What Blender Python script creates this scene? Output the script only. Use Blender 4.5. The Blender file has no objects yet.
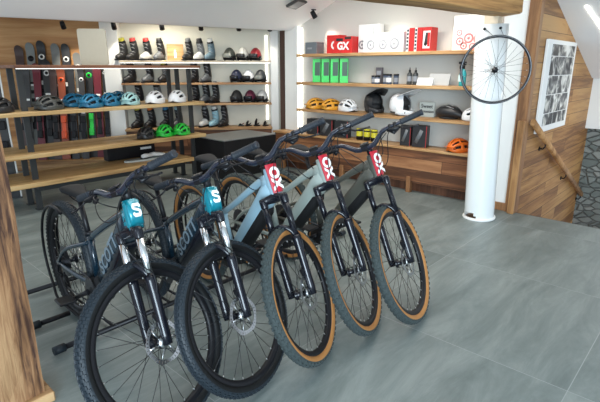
import bpy, math, random
from mathutils import Vector, Matrix, Euler
random.seed(4)
PI = math.pi
sc = bpy.context.scene
COL = sc.collection

# ------------------------------------------------------------------ materials
def new_mat(name):
    m = bpy.data.materials.new(name); m.use_nodes = True
    nt = m.node_tree; b = nt.nodes['Principled BSDF']
    return m, nt, b
def hexc(c):
    return (c[0], c[1], c[2], 1.0)
MATS = {}
def flat(name, c, rough=0.5, metal=0.0, spec=0.5, bump=0.0, var=0.06, scale=25.0, coat=0.0, emit=None, estr=0.0, trans=0.0):
    """plain coloured material with a light procedural mottling"""
    if name in MATS: return MATS[name]
    m, nt, b = new_mat(name)
    tc = nt.nodes.new('ShaderNodeTexCoord')
    nz = nt.nodes.new('ShaderNodeTexNoise'); nz.inputs['Scale'].default_value = scale; nz.inputs['Detail'].default_value = 3
    nt.links.new(tc.outputs['Object'], nz.inputs['Vector'])
    mx = nt.nodes.new('ShaderNodeMix'); mx.data_type = 'RGBA'
    mx.inputs['A'].default_value = hexc([max(0, v*(1-var)) for v in c]); mx.inputs['B'].default_value = hexc([min(1, v*(1+var)) for v in c])
    nt.links.new(nz.outputs['Fac'], mx.inputs['Factor'])
    nt.links.new(mx.outputs['Result'], b.inputs['Base Color'])
    b.inputs['Roughness'].default_value = rough; b.inputs['Metallic'].default_value = metal
    b.inputs['Specular IOR Level'].default_value = spec; b.inputs['Coat Weight'].default_value = coat
    b.inputs['Transmission Weight'].default_value = trans
    if emit:
        b.inputs['Emission Color'].default_value = hexc(emit); b.inputs['Emission Strength'].default_value = estr
    if bump:
        bp = nt.nodes.new('ShaderNodeBump'); bp.inputs['Strength'].default_value = bump; bp.inputs['Distance'].default_value = 0.003
        nt.links.new(nz.outputs['Fac'], bp.inputs['Height']); nt.links.new(bp.outputs['Normal'], b.inputs['Normal'])
    MATS[name] = m
    return m

def ramp(nt, stops):
    r = nt.nodes.new('ShaderNodeValToRGB')
    els = r.color_ramp.elements
    while len(els) < len(stops): els.new(0.5)
    for e, (p, c) in zip(els, stops):
        e.position = p; e.color = hexc(c)
    return r

def wood(name, dark, mid, light, grain_axis='X', board=None, rough=0.55, scale=1.0, gap=0.004, board_axis='Z', blen=1.7, bump=0.25):
    """long-grained wood; board = plank height in metres, planks run along grain_axis"""
    if name in MATS: return MATS[name]
    m, nt, b = new_mat(name)
    L = nt.links.new
    tc = nt.nodes.new('ShaderNodeTexCoord')
    sep = nt.nodes.new('ShaderNodeSeparateXYZ'); L(tc.outputs['Object'], sep.inputs[0])
    seed = None
    if board:
        comb = nt.nodes.new('ShaderNodeCombineXYZ')
        L(sep.outputs[grain_axis], comb.inputs['X']); L(sep.outputs[board_axis], comb.inputs['Y'])
        br = nt.nodes.new('ShaderNodeTexBrick')
        br.inputs['Scale'].default_value = 1.0
        br.inputs['Brick Width'].default_value = blen; br.inputs['Row Height'].default_value = board
        br.inputs['Mortar Size'].default_value = gap; br.inputs['Mortar Smooth'].default_value = 0.2
        br.inputs['Color1'].default_value = (0, 0, 0, 1); br.inputs['Color2'].default_value = (1, 1, 1, 1)
        br.inputs['Mortar'].default_value = (0.5, 0.5, 0.5, 1)
        br.offset = 0.37; br.offset_frequency = 2
        L(comb.outputs[0], br.inputs['Vector'])
    # stretched grain
    mp = nt.nodes.new('ShaderNodeMapping')
    s = {'X': (1.6, 22, 22), 'Y': (22, 1.6, 22), 'Z': (22, 22, 1.6)}[grain_axis]
    mp.inputs['Scale'].default_value = [v*scale for v in s]
    L(tc.outputs['Object'], mp.inputs['Vector'])
    if board:
        add = nt.nodes.new('ShaderNodeVectorMath'); add.operation = 'MULTIPLY_ADD'
        L(br.outputs['Color'], add.inputs[0]); add.inputs[1].default_value = (13, 7, 5); L(mp.outputs[0], add.inputs[2])
        src = add.outputs[0]
    else:
        src = mp.outputs[0]
    nz = nt.nodes.new('ShaderNodeTexNoise'); nz.inputs['Scale'].default_value = 1.0; nz.inputs['Detail'].default_value = 6
    nz.inputs['Roughness'].default_value = 0.6; nz.inputs['Distortion'].default_value = 0.9
    L(src, nz.inputs['Vector'])
    big = nt.nodes.new('ShaderNodeTexNoise'); big.inputs['Scale'].default_value = 0.25; big.inputs['Detail'].default_value = 2
    L(src, big.inputs['Vector'])
    mixf = nt.nodes.new('ShaderNodeMath'); mixf.operation = 'MULTIPLY_ADD'
    L(big.outputs['Fac'], mixf.inputs[0]); mixf.inputs[1].default_value = 0.7
    half = nt.nodes.new('ShaderNodeMath'); half.operation = 'MULTIPLY'; half.inputs[1].default_value = 0.65
    L(nz.outputs['Fac'], half.inputs[0]); L(half.outputs[0], mixf.inputs[2])
    fac = mixf.outputs[0]
    if board:
        a2 = nt.nodes.new('ShaderNodeMath'); a2.operation = 'MULTIPLY_ADD'
        sp = nt.nodes.new('ShaderNodeSeparateColor'); L(br.outputs['Color'], sp.inputs[0])
        L(sp.outputs[0], a2.inputs[0]); a2.inputs[1].default_value = 0.3
        a3 = nt.nodes.new('ShaderNodeMath'); a3.operation = 'SUBTRACT'; L(fac, a3.inputs[0]); a3.inputs[1].default_value = 0.15
        L(a3.outputs[0], a2.inputs[2]); fac = a2.outputs[0]
    r = ramp(nt, [(0.50, dark), (0.66, mid), (0.84, light)])
    L(fac, r.inputs['Fac'])
    col = r.outputs['Color']
    if board:
        mx = nt.nodes.new('ShaderNodeMix'); mx.data_type = 'RGBA'
        L(br.outputs['Fac'], mx.inputs['Factor']); L(col, mx.inputs['A']); mx.inputs['B'].default_value = hexc([v*0.35 for v in dark])
        col = mx.outputs['Result']
    L(col, b.inputs['Base Color'])
    b.inputs['Roughness'].default_value = rough
    bp = nt.nodes.new('ShaderNodeBump'); bp.inputs['Strength'].default_value = bump; bp.inputs['Distance'].default_value = 0.004
    L(nz.outputs['Fac'], bp.inputs['Height']); L(bp.outputs['Normal'], b.inputs['Normal'])
    MATS[name] = m
    return m

def floor_mat():
    m, nt, b = new_mat('grey_slate_tile'); L = nt.links.new
    tc = nt.nodes.new('ShaderNodeTexCoord')
    mp = nt.nodes.new('ShaderNodeMapping'); mp.inputs['Location'].default_value = (0.35, -2.3+1.2, 0)
    L(tc.outputs['Object'], mp.inputs['Vector'])
    br = nt.nodes.new('ShaderNodeTexBrick'); br.inputs['Scale'].default_value = 1
    br.inputs['Brick Width'].default_value = 1.2; br.inputs['Row Height'].default_value = 1.2
    br.inputs['Mortar Size'].default_value = 0.0025; br.inputs['Mortar Smooth'].default_value = 0.3; br.offset = 0.0
    br.inputs['Color1'].default_value = (0, 0, 0, 1); br.inputs['Color2'].default_value = (1, 1, 1, 1)
    L(mp.outputs[0], br.inputs['Vector'])
    # streaks: diagonal stretched noise, shifted per tile
    mp2 = nt.nodes.new('ShaderNodeMapping'); mp2.inputs['Rotation'].default_value = (0, 0, math.radians(14)); mp2.inputs['Scale'].default_value = (3.4, 0.75, 1)
    L(tc.outputs['Object'], mp2.inputs['Vector'])
    add = nt.nodes.new('ShaderNodeVectorMath'); add.operation = 'MULTIPLY_ADD'
    L(br.outputs['Color'], add.inputs[0]); add.inputs[1].default_value = (9, 5, 3); L(mp2.outputs[0], add.inputs[2])
    nz = nt.nodes.new('ShaderNodeTexNoise'); nz.inputs['Scale'].default_value = 1.5; nz.inputs['Detail'].default_value = 9; nz.inputs['Roughness'].default_value = 0.72; nz.inputs['Distortion'].default_value = 0.5
    L(add.outputs[0], nz.inputs['Vector'])
    r = ramp(nt, [(0.34, (0.125, 0.155, 0.150)), (0.5, (0.180, 0.212, 0.204)), (0.68, (0.265, 0.298, 0.286))])
    L(nz.outputs['Fac'], r.inputs['Fac'])
    mx = nt.nodes.new('ShaderNodeMix'); mx.data_type = 'RGBA'
    L(br.outputs['Fac'], mx.inputs['Factor']); L(r.outputs['Color'], mx.inputs['A']); mx.inputs['B'].default_value = (0.31, 0.335, 0.33, 1)
    L(mx.outputs['Result'], b.inputs['Base Color'])
    rr = nt.nodes.new('ShaderNodeMapRange'); L(nz.outputs['Fac'], rr.inputs['Value'])
    rr.inputs['To Min'].default_value = 0.34; rr.inputs['To Max'].default_value = 0.5
    L(rr.outputs[0], b.inputs['Roughness'])
    bp = nt.nodes.new('ShaderNodeBump'); bp.inputs['Strength'].default_value = 0.12; bp.inputs['Distance'].default_value = 0.003
    L(nz.outputs['Fac'], bp.inputs['Height']); L(bp.outputs['Normal'], b.inputs['Normal'])
    return m

def stone_mat():
    m, nt, b = new_mat('grey_rubble_stone'); L = nt.links.new
    tc = nt.nodes.new('ShaderNodeTexCoord')
    mp = nt.nodes.new('ShaderNodeMapping'); mp.inputs['Scale'].default_value = (5.0, 5.0, 9.0); L(tc.outputs['Object'], mp.inputs['Vector'])
    v = nt.nodes.new('ShaderNodeTexVoronoi'); v.feature = 'DISTANCE_TO_EDGE'; v.inputs['Scale'].default_value = 1.2; L(mp.outputs[0], v.inputs['Vector'])
    v2 = nt.nodes.new('ShaderNodeTexVoronoi'); v2.inputs['Scale'].default_value = 1.2; L(mp.outputs[0], v2.inputs['Vector'])
    sp = nt.nodes.new('ShaderNodeSeparateColor'); L(v2.outputs['Color'], sp.inputs[0])
    r = ramp(nt, [(0.0, (0.13, 0.15, 0.14)), (0.5, (0.19, 0.21, 0.195)), (1.0, (0.27, 0.28, 0.26))]); L(sp.outputs[0], r.inputs['Fac'])
    e = ramp(nt, [(0.0, (0, 0, 0)), (0.09, (1, 1, 1))]); L(v.outputs['Distance'], e.inputs['Fac'])
    mx = nt.nodes.new('ShaderNodeMix'); mx.data_type = 'RGBA'; L(e.outputs['Color'], mx.inputs['Factor'])
    mx.inputs['A'].default_value = (0.13, 0.14, 0.13, 1); L(r.outputs['Color'], mx.inputs['B'])
    L(mx.outputs['Result'], b.inputs['Base Color']); b.inputs['Roughness'].default_value = 0.9
    bp = nt.nodes.new('ShaderNodeBump'); bp.inputs['Strength'].default_value = 0.9; bp.inputs['Distance'].default_value = 0.03
    L(e.outputs['Color'], bp.inputs['Height']); L(bp.outputs['Normal'], b.inputs['Normal'])
    return m

def collage_mat():
    """black-and-white photographs in a tiled collage"""
    m, nt, b = new_mat('photo_collage'); L = nt.links.new
    tc = nt.nodes.new('ShaderNodeTexCoord')
    sep = nt.nodes.new('ShaderNodeSeparateXYZ'); L(tc.outputs['Object'], sep.inputs[0])
    comb = nt.nodes.new('ShaderNodeCombineXYZ'); L(sep.outputs['Y'], comb.inputs['X']); L(sep.outputs['Z'], comb.inputs['Y'])
    br = nt.nodes.new('ShaderNodeTexBrick'); br.inputs['Scale'].default_value = 1
    br.inputs['Brick Width'].default_value = 0.33; br.inputs['Row Height'].default_value = 0.2; br.inputs['Mortar Size'].default_value = 0.004
    br.inputs['Color1'].default_value = (0, 0, 0, 1); br.inputs['Color2'].default_value = (1, 1, 1, 1); br.offset = 0.5
    L(comb.outputs[0], br.inputs['Vector'])
    add = nt.nodes.new('ShaderNodeVectorMath'); add.operation = 'MULTIPLY_ADD'
    L(br.outputs['Color'], add.inputs[0]); add.inputs[1].default_value = (3.1, 5.7, 1); L(comb.outputs[0], add.inputs[2])
    nz = nt.nodes.new('ShaderNodeTexNoise'); nz.inputs['Scale'].default_value = 7; nz.inputs['Detail'].default_value = 2; nz.inputs['Distortion'].default_value = 0.8
    L(add.outputs[0], nz.inputs['Vector'])
    r = ramp(nt, [(0.40, (0.012, 0.012, 0.014)), (0.5, (0.16, 0.16, 0.16)), (0.56, (0.42, 0.41, 0.37)), (0.66, (0.8, 0.79, 0.75))]); L(nz.outputs['Fac'], r.inputs['Fac'])
    mx = nt.nodes.new('ShaderNodeMix'); mx.data_type = 'RGBA'; L(br.outputs['Fac'], mx.inputs['Factor'])
    L(r.outputs['Color'], mx.inputs['A']); mx.inputs['B'].default_value = (0.8, 0.8, 0.78, 1)
    L(mx.outputs['Result'], b.inputs['Base Color']); b.inputs['Roughness'].default_value = 0.4
    return m

WHITE = flat('white_paint', (0.80, 0.80, 0.775), 0.65, var=0.02, scale=4)
WARMW = flat('ivory_paint', (0.70, 0.675, 0.575), 0.7, var=0.02, scale=4)
CEIL = flat('ceiling_paint', (0.88, 0.88, 0.87), 0.8, var=0.02, scale=3)
BLACK = flat('black_plastic', (0.008, 0.008, 0.010), 0.4, spec=0.3)
MATTE = flat('matte_black', (0.010, 0.010, 0.011), 0.7, spec=0.25)
RUBBER = flat('tyre_rubber', (0.014, 0.021, 0.028), 0.5, spec=0.35, bump=0.4, scale=120, var=0.3)  # blue-grey base colour has the window's bluish reflection on the tread painted in
RUBG = flat('dusty_tyre_rubber', (0.045, 0.058, 0.058), 0.75, spec=0.25, bump=0.4, scale=120, var=0.3)
TAN = flat('tan_sidewall', (0.40, 0.175, 0.048), 0.65, var=0.1, scale=40)
STEEL = flat('brushed_steel', (0.62, 0.63, 0.64), 0.28, metal=1.0)
CHROME = flat('polished_stanchion', (0.85, 0.86, 0.87), 0.14, metal=1.0)
DSTEEL = flat('dark_steel', (0.10, 0.10, 0.11), 0.35, metal=1.0)
BGLOSS = flat('gloss_black', (0.007, 0.008, 0.013), 0.22, coat=0.2, spec=0.35)
GUN = flat('gunmetal_paint', (0.032, 0.035, 0.036), 0.45, metal=0.2)
REDP = flat('red_plaque', (0.50, 0.012, 0.030), 0.3)
WHT = flat('white_print', (0.85, 0.85, 0.83), 0.5, var=0.02)
GRIP = flat('grip_rubber', (0.015, 0.020, 0.028), 0.6, bump=0.4, scale=300)
LED = flat('led_strip', (0.9, 0.9, 0.85), 0.5, emit=(1.0, 0.96, 0.85), estr=7.0)
LEDS = flat('led_strip_soft', (0.9, 0.9, 0.85), 0.5, emit=(1.0, 0.97, 0.9), estr=1.3)
FLOORM = floor_mat(); STONE = stone_mat(); COLLAGE = collage_mat()
OAK_Y = wood('pale_oak_plank', (0.30, 0.17, 0.065), (0.47, 0.30, 0.125), (0.62, 0.44, 0.22), 'Y', rough=0.5)
SHELF_X = wood('shelf_oak', (0.22, 0.105, 0.038), (0.42, 0.23, 0.095), (0.62, 0.40, 0.19), 'X', rough=0.5)
DARKY = wood('walnut_plank', (0.09, 0.032, 0.015), (0.17, 0.066, 0.030), (0.27, 0.12, 0.06), 'Y', rough=0.5)
BENCHW = wood('reclaimed_larch', (0.08, 0.030, 0.012), (0.22, 0.085, 0.034), (0.38, 0.18, 0.078), 'X', board=0.145, rough=0.6, gap=0.003)
STAIRW = wood('larch_cladding', (0.19, 0.080, 0.024), (0.36, 0.175, 0.055), (0.49, 0.27, 0.095), 'Y', board=0.155, rough=0.55, gap=0.003)
POSTW = wood('rough_spruce_post', (0.045,0.016,0.007), (0.24,0.115,0.048), (0.40,0.23,0.11), 'Z', rough=0.8, scale=2.4, bump=0.9)
PLINTHW = wood('spruce_plinth', (0.30, 0.15, 0.06), (0.50, 0.30, 0.14), (0.62, 0.40, 0.2), 'Y', rough=0.65)
BEAMW = wood('beam_spruce', (0.15, 0.07, 0.022), (0.36, 0.19, 0.065), (0.56, 0.34, 0.13), 'Y', rough=0.7)
TRIMW = wood('trim_larch', (0.12, 0.05, 0.02), (0.27, 0.125, 0.05), (0.40, 0.21, 0.09), 'Z', rough=0.5)
RAILW = wood('newel_larch', (0.20, 0.09, 0.03), (0.38, 0.19, 0.07), (0.52, 0.29, 0.12), 'Z', rough=0.5)
SKIW = wood('ski_wall_ply', (0.28, 0.115, 0.035), (0.46, 0.215, 0.070), (0.60, 0.34, 0.14), 'X', rough=0.5, scale=0.5)
DOORW = wood('dark_door_wood', (0.045, 0.016, 0.008), (0.10, 0.036, 0.016), (0.17, 0.07, 0.035), 'Z', rough=0.5)

# ------------------------------------------------------------------ mesh builder
class MB:
    def __init__(s): s.v = []; s.f = []; s.mi = []; s.sm = []
    def add(s, vs, fs, mi=0, smooth=False, M=None):
        o = len(s.v)
        for p in vs:
            p = Vector(p)
            s.v.append(M @ p if M is not None else p)
        for f in fs:
            s.f.append([i+o for i in f]); s.mi.append(mi); s.sm.append(smooth)
        return s
    def box(s, lo, hi, mi=0, M=None, bev=0.0):
        x0, y0, z0 = lo; x1, y1, z1 = hi
        if bev <= 0:
            vs = [(x0,y0,z0),(x1,y0,z0),(x1,y1,z0),(x0,y1,z0),(x0,y0,z1),(x1,y0,z1),(x1,y1,z1),(x0,y1,z1)]
            fs = [(0,3,2,1),(4,5,6,7),(0,1,5,4),(1,2,6,5),(2,3,7,6),(3,0,4,7)]
            return s.add(vs, fs, mi, False, M)
        b = min(bev, (x1-x0)/2.01, (y1-y0)/2.01, (z1-z0)/2.01)
        vs = []; idx = {}
        # chamfered box: 24 verts
        for cx, sx in ((x0,1),(x1,-1)):
            for cy, sy in ((y0,1),(y1,-1)):
                for cz, sz in ((z0,1),(z1,-1)):
                    k = (sx, sy, sz)
                    idx[k+('x',)] = len(vs); vs.append((cx, cy+sy*b, cz+sz*b))
                    idx[k+('y',)] = len(vs); vs.append((cx+sx*b, cy, cz+sz*b))
                    idx[k+('z',)] = len(vs); vs.append((cx+sx*b, cy+sy*b, cz))
        fs = []
        for sx in (1,-1): fs.append([idx[(sx,1,1,'x')], idx[(sx,-1,1,'x')], idx[(sx,-1,-1,'x')], idx[(sx,1,-1,'x')]])
        for sy in (1,-1): fs.append([idx[(1,sy,1,'y')], idx[(-1,sy,1,'y')], idx[(-1,sy,-1,'y')], idx[(1,sy,-1,'y')]])
        for sz in (1,-1): fs.append([idx[(1,1,sz,'z')], idx[(-1,1,sz,'z')], idx[(-1,-1,sz,'z')], idx[(1,-1,sz,'z')]])
        for sx in (1,-1):
            for sy in (1,-1): fs.append([idx[(sx,sy,1,'x')], idx[(sx,sy,-1,'x')], idx[(sx,sy,-1,'y')], idx[(sx,sy,1,'y')]])
            for sz in (1,-1): fs.append([idx[(sx,1,sz,'x')], idx[(sx,-1,sz,'x')], idx[(sx,-1,sz,'z')], idx[(sx,1,sz,'z')]])
        for sy in (1,-1):
            for sz in (1,-1): fs.append([idx[(1,sy,sz,'y')], idx[(-1,sy,sz,'y')], idx[(-1,sy,sz,'z')], idx[(1,sy,sz,'z')]])
        for sx in (1,-1):
            for sy in (1,-1):
                for sz in (1,-1): fs.append([idx[(sx,sy,sz,a)] for a in 'xyz'])
        return s.add(vs, fs, mi, False, M)
    def tube(s, path, r, seg=10, mi=0, side=None, cap=True, power=2.0, closed=False):
        """swept tube. r: float, or list per point of float or (a along side, b along other)"""
        P = [Vector(p) for p in path]; n = len(P)
        if not isinstance(r, (list,)): r = [r]*n
        up = None; rings = []
        for i, p in enumerate(P):
            if closed: t = (P[(i+1) % n]-P[i-1]).normalized()
            else: t = (P[min(i+1, n-1)]-P[max(i-1, 0)]).normalized()
            if side is not None:
                a = Vector(side); a = (a - t*a.dot(t)).normalized()
            else:
                if up is None:
                    ref = Vector((0,0,1)) if abs(t.z) < 0.9 else Vector((1,0,0))
                    a = t.cross(ref).normalized()
                else:
                    a = (up - t*up.dot(t)).normalized()
                up = a
            b = t.cross(a)
            ra, rb = (r[i], r[i]) if not isinstance(r[i], tuple) else r[i]
            ring = []
            for k in range(seg):
                th = 2*PI*k/seg; c, q = math.cos(th), math.sin(th)
                if power != 2.0:
                    e = 2.0/power
                    c = math.copysign(abs(c)**e, c); q = math.copysign(abs(q)**e, q)
                ring.append(p + a*(ra*c) + b*(rb*q))
            rings.append(ring)
        vs = [v for rg in rings for v in rg]; fs = []
        m = n if closed else n-1
        for i in range(m):
            for k in range(seg):
                j = (i+1) % n
                fs.append((i*seg+k, i*seg+(k+1) % seg, j*seg+(k+1) % seg, j*seg+k))
        s.add(vs, fs, mi, True)
        if cap and not closed:
            s.add(rings[0], [list(range(seg))[::-1]], mi); s.add(rings[-1], [list(range(seg))], mi)
        return s
    def lathe(s, prof, axis=(0,0,1), origin=(0,0,0), seg=24, mi=0, smooth=True, closed=False, mis=None):
        """prof: [(radius, height)] about axis"""
        ax = Vector(axis).normalized(); ref = Vector((0,0,1)) if abs(ax.z) < 0.9 else Vector((1,0,0))
        a = ax.cross(ref).normalized(); b = ax.cross(a); O = Vector(origin)
        vs = []; n = len(prof)
        for (r, h) in prof:
            for k in range(seg):
                th = 2*PI*k/seg
                vs.append(O + ax*h + (a*math.cos(th)+b*math.sin(th))*r)
        o = len(s.v); s.v += vs
        for i in range(n if closed else n-1):
            for k in range(seg):
                j = (i+1) % n
                s.f.append([o+i*seg+k, o+i*seg+(k+1) % seg, o+j*seg+(k+1) % seg, o+j*seg+k])
                s.mi.append(mis[i] if mis else mi); s.sm.append(smooth)
        return s
    def prism(s, poly, d, mi=0, M=None, smooth=False):
        """poly: 3-D outline, d: extrusion vector"""
        n = len(poly); D = Vector(d)
        vs = [Vector(p) for p in poly] + [Vector(p)+D for p in poly]
        fs = [list(range(n))[::-1], list(range(n, 2*n))]
        s.add(vs, fs, mi, False, M)
        s.add(vs, [(i, (i+1) % n, n+(i+1) % n, n+i) for i in range(n)], mi, smooth, M)
        return s
    def mesh(s, name, mats):
        me = bpy.data.meshes.new(name)
        me.from_pydata([tuple(v) for v in s.v], [], s.f)
        for m in (mats if isinstance(mats, (list, tuple)) else [mats]): me.materials.append(m)
        for p, i, q in zip(me.polygons, s.mi, s.sm): p.material_index = i; p.use_smooth = q
        me.update()
        import bmesh
        bm = bmesh.new(); bm.from_mesh(me)
        bmesh.ops.remove_doubles(bm, verts=bm.verts, dist=1e-6)
        bmesh.ops.recalc_face_normals(bm, faces=bm.faces)
        bm.to_mesh(me); bm.free()
        return me
    def build(s, name, mats, parent=None, loc=None, rot=None, M=None):
        return link(name, s.mesh(name, mats), parent, loc, rot, M)

def link(name, data, parent=None, loc=None, rot=None, M=None):
    o = bpy.data.objects.new(name, data); COL.objects.link(o)
    if parent is not None: o.parent = parent
    if M is not None: o.matrix_basis = M
    if loc is not None: o.location = loc
    if rot is not None: o.rotation_euler = rot
    return o
def tag(o, label, cat=None, group=None):
    o['label'] = label
    if cat: o['category'] = cat
    if group: o['group'] = group
    return o
def thing(name, label, cat, loc=(0,0,0), rz=0.0, group=None, rot=None):
    o = link(name, None, None, loc, rot if rot else (0,0,rz)); o.empty_display_size = 0.1
    return tag(o, label, cat, group)
def struct(name, mb, mats):
    o = mb.build(name, mats); o['kind'] = 'structure'; return o
def text_mesh(txt, size, ext=0.0008, bold=0.0):
    key = (txt, size, bold)
    cu = bpy.data.curves.new('lettering', 'FONT'); cu.body = txt; cu.size = size; cu.extrude = ext; cu.offset = bold
    cu.align_x = 'CENTER'; cu.align_y = 'CENTER'; cu.resolution_u = 3
    o = bpy.data.objects.new('lettering', cu); COL.objects.link(o)
    dg = bpy.context.evaluated_depsgraph_get(); dg.update()
    me = bpy.data.meshes.new_from_object(o.evaluated_get(dg))
    bpy.data.objects.remove(o); bpy.data.curves.remove(cu)
    return me
def frame(x, y, z=None, o=(0,0,0)):
    """matrix whose local X, Y map to the given world directions"""
    x = Vector(x).normalized(); y = Vector(y); y = (y - x*y.dot(x)).normalized(); z = x.cross(y)
    M = Matrix(((x.x,y.x,z.x,o[0]),(x.y,y.y,z.y,o[1]),(x.z,y.z,z.z,o[2]),(0,0,0,1)))
    return M
def lettering(txt, size, mat, M, parent, bold=0.0, name='lettering', label=None):
    me = text_mesh(txt, size, bold=bold); me.materials.clear(); me.materials.append(mat)
    o = link(name, me, parent, M=M)
    if label: o['label'] = label
    return o

# ------------------------------------------------------------------ camera
cam_d = bpy.data.cameras.new('camera'); cam = bpy.data.objects.new('camera', cam_d); COL.objects.link(cam)
cam.location = (0, 0, 1.51)
cam.rotation_euler = (math.radians(90-15.95), 0, math.radians(42.5))
cam_d.sensor_width = 36; cam_d.lens = 36*469/600; cam_d.clip_start = 0.05
sc.camera = cam

# ------------------------------------------------------------------ room
struct('floor', MB().box((-9.5,-4,-0.12),(3.5,5.13,0)).box((-9.5,5.13,-0.12),(-1.70,8,0)), FLOORM)
# boots wall basis
BL = Vector((-7.31,3.68,0)); BE = Vector((0.63413,0.77323,0)); BN = Vector((0.77323,-0.63413,0))
WM = Matrix(((BE.x,-BN.x,0,BL.x),(BE.y,-BN.y,0,BL.y),(0,0,1,0),(0,0,0,1)))   # local x along wall, y into wall, z up
def bw(t, off, z): return BL + BE*t + BN*off + Vector((0,0,z))
BANG = math.atan2(BE.y, BE.x)
struct('wall_back', MB().box((0.1,0,-0.1),(2.6,0.15,2.3), M=WM), WARMW)
o = MB().box((-4.2,0.0,-0.1),(-0.1,0.15,2.3)); sk = o.build('wall_ski', SKIW, M=WM); sk['kind'] = 'structure'
struct('trim_1', MB().box((-0.12,-0.22,0),(0.13,0.02,2.225), M=WM, bev=0.006), WHITE)
struct('trim_2', MB().box((2.43,-0.16,0),(2.56,0.16,2.225), M=WM, bev=0.006), WHITE)
# right wall with shelves
struct('wall_right', MB().box((-5.2,5.4,0),(-1.62,5.55,2.5)), flat('pale_stone_paint',(0.60,0.585,0.54),0.7,var=0.02,scale=4))
struct('trim_3', MB().box((-5.21,5.34,0),(-4.95,5.62,2.3), bev=0.006), WHITE)
# doorway between them
d = MB(); d.box((-6.3,5.98,0),(-4.9,6.03,2.1)); d.box((-5.72,5.94,0.1),(-5.32,5.985,1.95), bev=0.004)
door = struct('door_1', d, DOORW)
MB().tube([(-5.40,5.93,1.0),(-5.40,5.90,1.0),(-5.48,5.90,1.0)],0.008).build('door_handle', STEEL, door)
struct('trim_4', MB().box((-5.30,5.86,0),(-5.2,5.98,2.1)), DOORW)
# sloped soffit + low inner ceiling + main ceiling
a0 = Vector((-6.65,-0.65,2.03)); b0 = Vector((-5.0,5.69,2.03)); up = Vector((0.95,0,0.42)); th = Vector((-0.02,0,0.05))
s = MB(); s.add([a0, b0, b0+up, a0+up, a0+th, b0+th, b0+up+th, a0+up+th], [(0,1,2,3),(4,7,6,5),(0,4,5,1),(1,5,6,2),(2,6,7,3),(3,7,4,0)])
struct('ceiling_slope', s, CEIL)
s = MB(); q_ = Vector((0,0,0.19))
s.add([a0+q_, b0+q_, (-5.0,6.8,2.22), (-9.2,6.8,2.22), (-9.2,-0.65,2.22), a0+Vector((0,0,.25)), b0+Vector((0,0,.25)), (-5.0,6.8,2.28), (-9.2,6.8,2.28), (-9.2,-0.65,2.28)],
    [(0,1,2,3,4),(9,8,7,6,5),(0,5,6,1),(1,6,7,2),(2,7,8,3),(3,8,9,4),(4,9,5,0)])
struct('ceiling_inner', s, CEIL)
lp = Vector((-0.07,0,0)); s = MB(); s.add([a0,b0,b0+lp,a0+lp,a0+q_,b0+q_,b0+lp+q_,a0+lp+q_],[(0,3,2,1),(4,5,6,7),(0,1,5,4),(1,2,6,5),(2,3,7,6),(3,0,4,7)])
struct('trim_7', s, CEIL)
a1 = a0+up; b1 = b0+up
s = MB(); s.add([a1, b1, (-1.5,5.69,2.45), (-1.5,5.2,2.45), (3.5,5.2,2.45), (3.5,-0.65,2.45)], [(0,1,2,3,4,5)])
s.add([p+Vector((0,0,0.06)) for p in (a1, b1, Vector((-1.5,5.69,2.45)), Vector((-1.5,5.2,2.45)), Vector((3.5,5.2,2.45)), Vector((3.5,-0.65,2.45)))], [(5,4,3,2,1,0)])
struct('ceiling', s, CEIL)
# white wall end beside the stairs
struct('trim_5', MB().box((-1.9,5.13,0),(-1.64,5.42,2.5), bev=0.005), WHITE)
struct('baseboard_right', MB().box((-1.9,5.105,0),(-1.63,5.14,0.085), bev=0.004).box((-1.645,5.1,0),(-1.62,5.16,0.085)), TRIMW)
# staircase well
struct('wall_stair', MB().box((-1.68,5.15,-2.2),(-1.56,9.0,2.6)), STAIRW)
struct('trim_6', MB().box((-1.655,5.085,0),(-1.545,5.18,2.5), bev=0.004), TRIMW)
st = MB()
for k in range(8): st.box((-1.56,5.13+k*0.27,-0.17*(k+1)-0.03),(0.3,5.13+(k+1)*0.27+0.02,-0.17*(k+1)))
struct('stairs', st, wood('stair_oak',(0.16,0.075,0.03),(0.3,0.16,0.07),(0.42,0.24,0.11),'X'))
struct('stair_nosing', MB().box((-1.56,5.10,-0.16),(0.6,5.14,-0.0005)), flat('nosing_metal',(0.10,0.10,0.10),0.5))
# sloped underside of the upper flight
s0 = Vector((-1.62,4.4,2.624)); s1 = Vector((-1.62,7.712,1.362))
nn = Vector((0,0.37,0.93)).normalized()*0.12
s = MB(); W2 = Vector((3.2,0,0))
s.add([s0,s1,s1+W2,s0+W2,s0+nn,s1+nn,s1+W2+nn,s0+W2+nn],[(0,1,2,3),(4,7,6,5),(0,4,5,1),(1,5,6,2),(2,6,7,3),(3,7,4,0)])
struct('ceiling_stair', s, CEIL)
struct('wall_stair_end', MB().box((-1.62,7.80,0.66),(1.6,8.1,1.45)), WHITE)
struct('wall_stone', MB().box((-1.60,7.98,-2.2),(-1.16,8.3,0.66)).box((-0.55,7.98,-2.2),(1.6,8.3,0.66)), STONE)
l0 = Vector((-1.40,6.02,2.0)); 
def on_slope(x,y): return Vector((x,y,2.624-(y-4.4)*(2.624-1.362)/(7.712-4.4)))
s = MB(); p0 = on_slope(-1.33,5.75); p1 = on_slope(-1.19,6.75); w = Vector((0.022,0,0)); q = -nn.normalized()*0.012
s.add([p0,p1,p1+w,p0+w,p0+q,p1+q,p1+w+q,p0+w+q],[(0,1,2,3),(4,7,6,5),(0,4,5,1),(1,5,6,2),(2,6,7,3),(3,7,4,0)])
tag(s.build('led_light', LED), 'white glowing light line set in the sloped ceiling over the stairs', 'light')
t = thing('framed_picture','dark framed picture at the right edge on the white wall above the stone','picture',(-1.02,7.79,0.66))
MB().box((-0.16,-0.02,0.0),(0.16,0.005,0.34),bev=0.004).build('picture_frame', BLACK, t)
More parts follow.
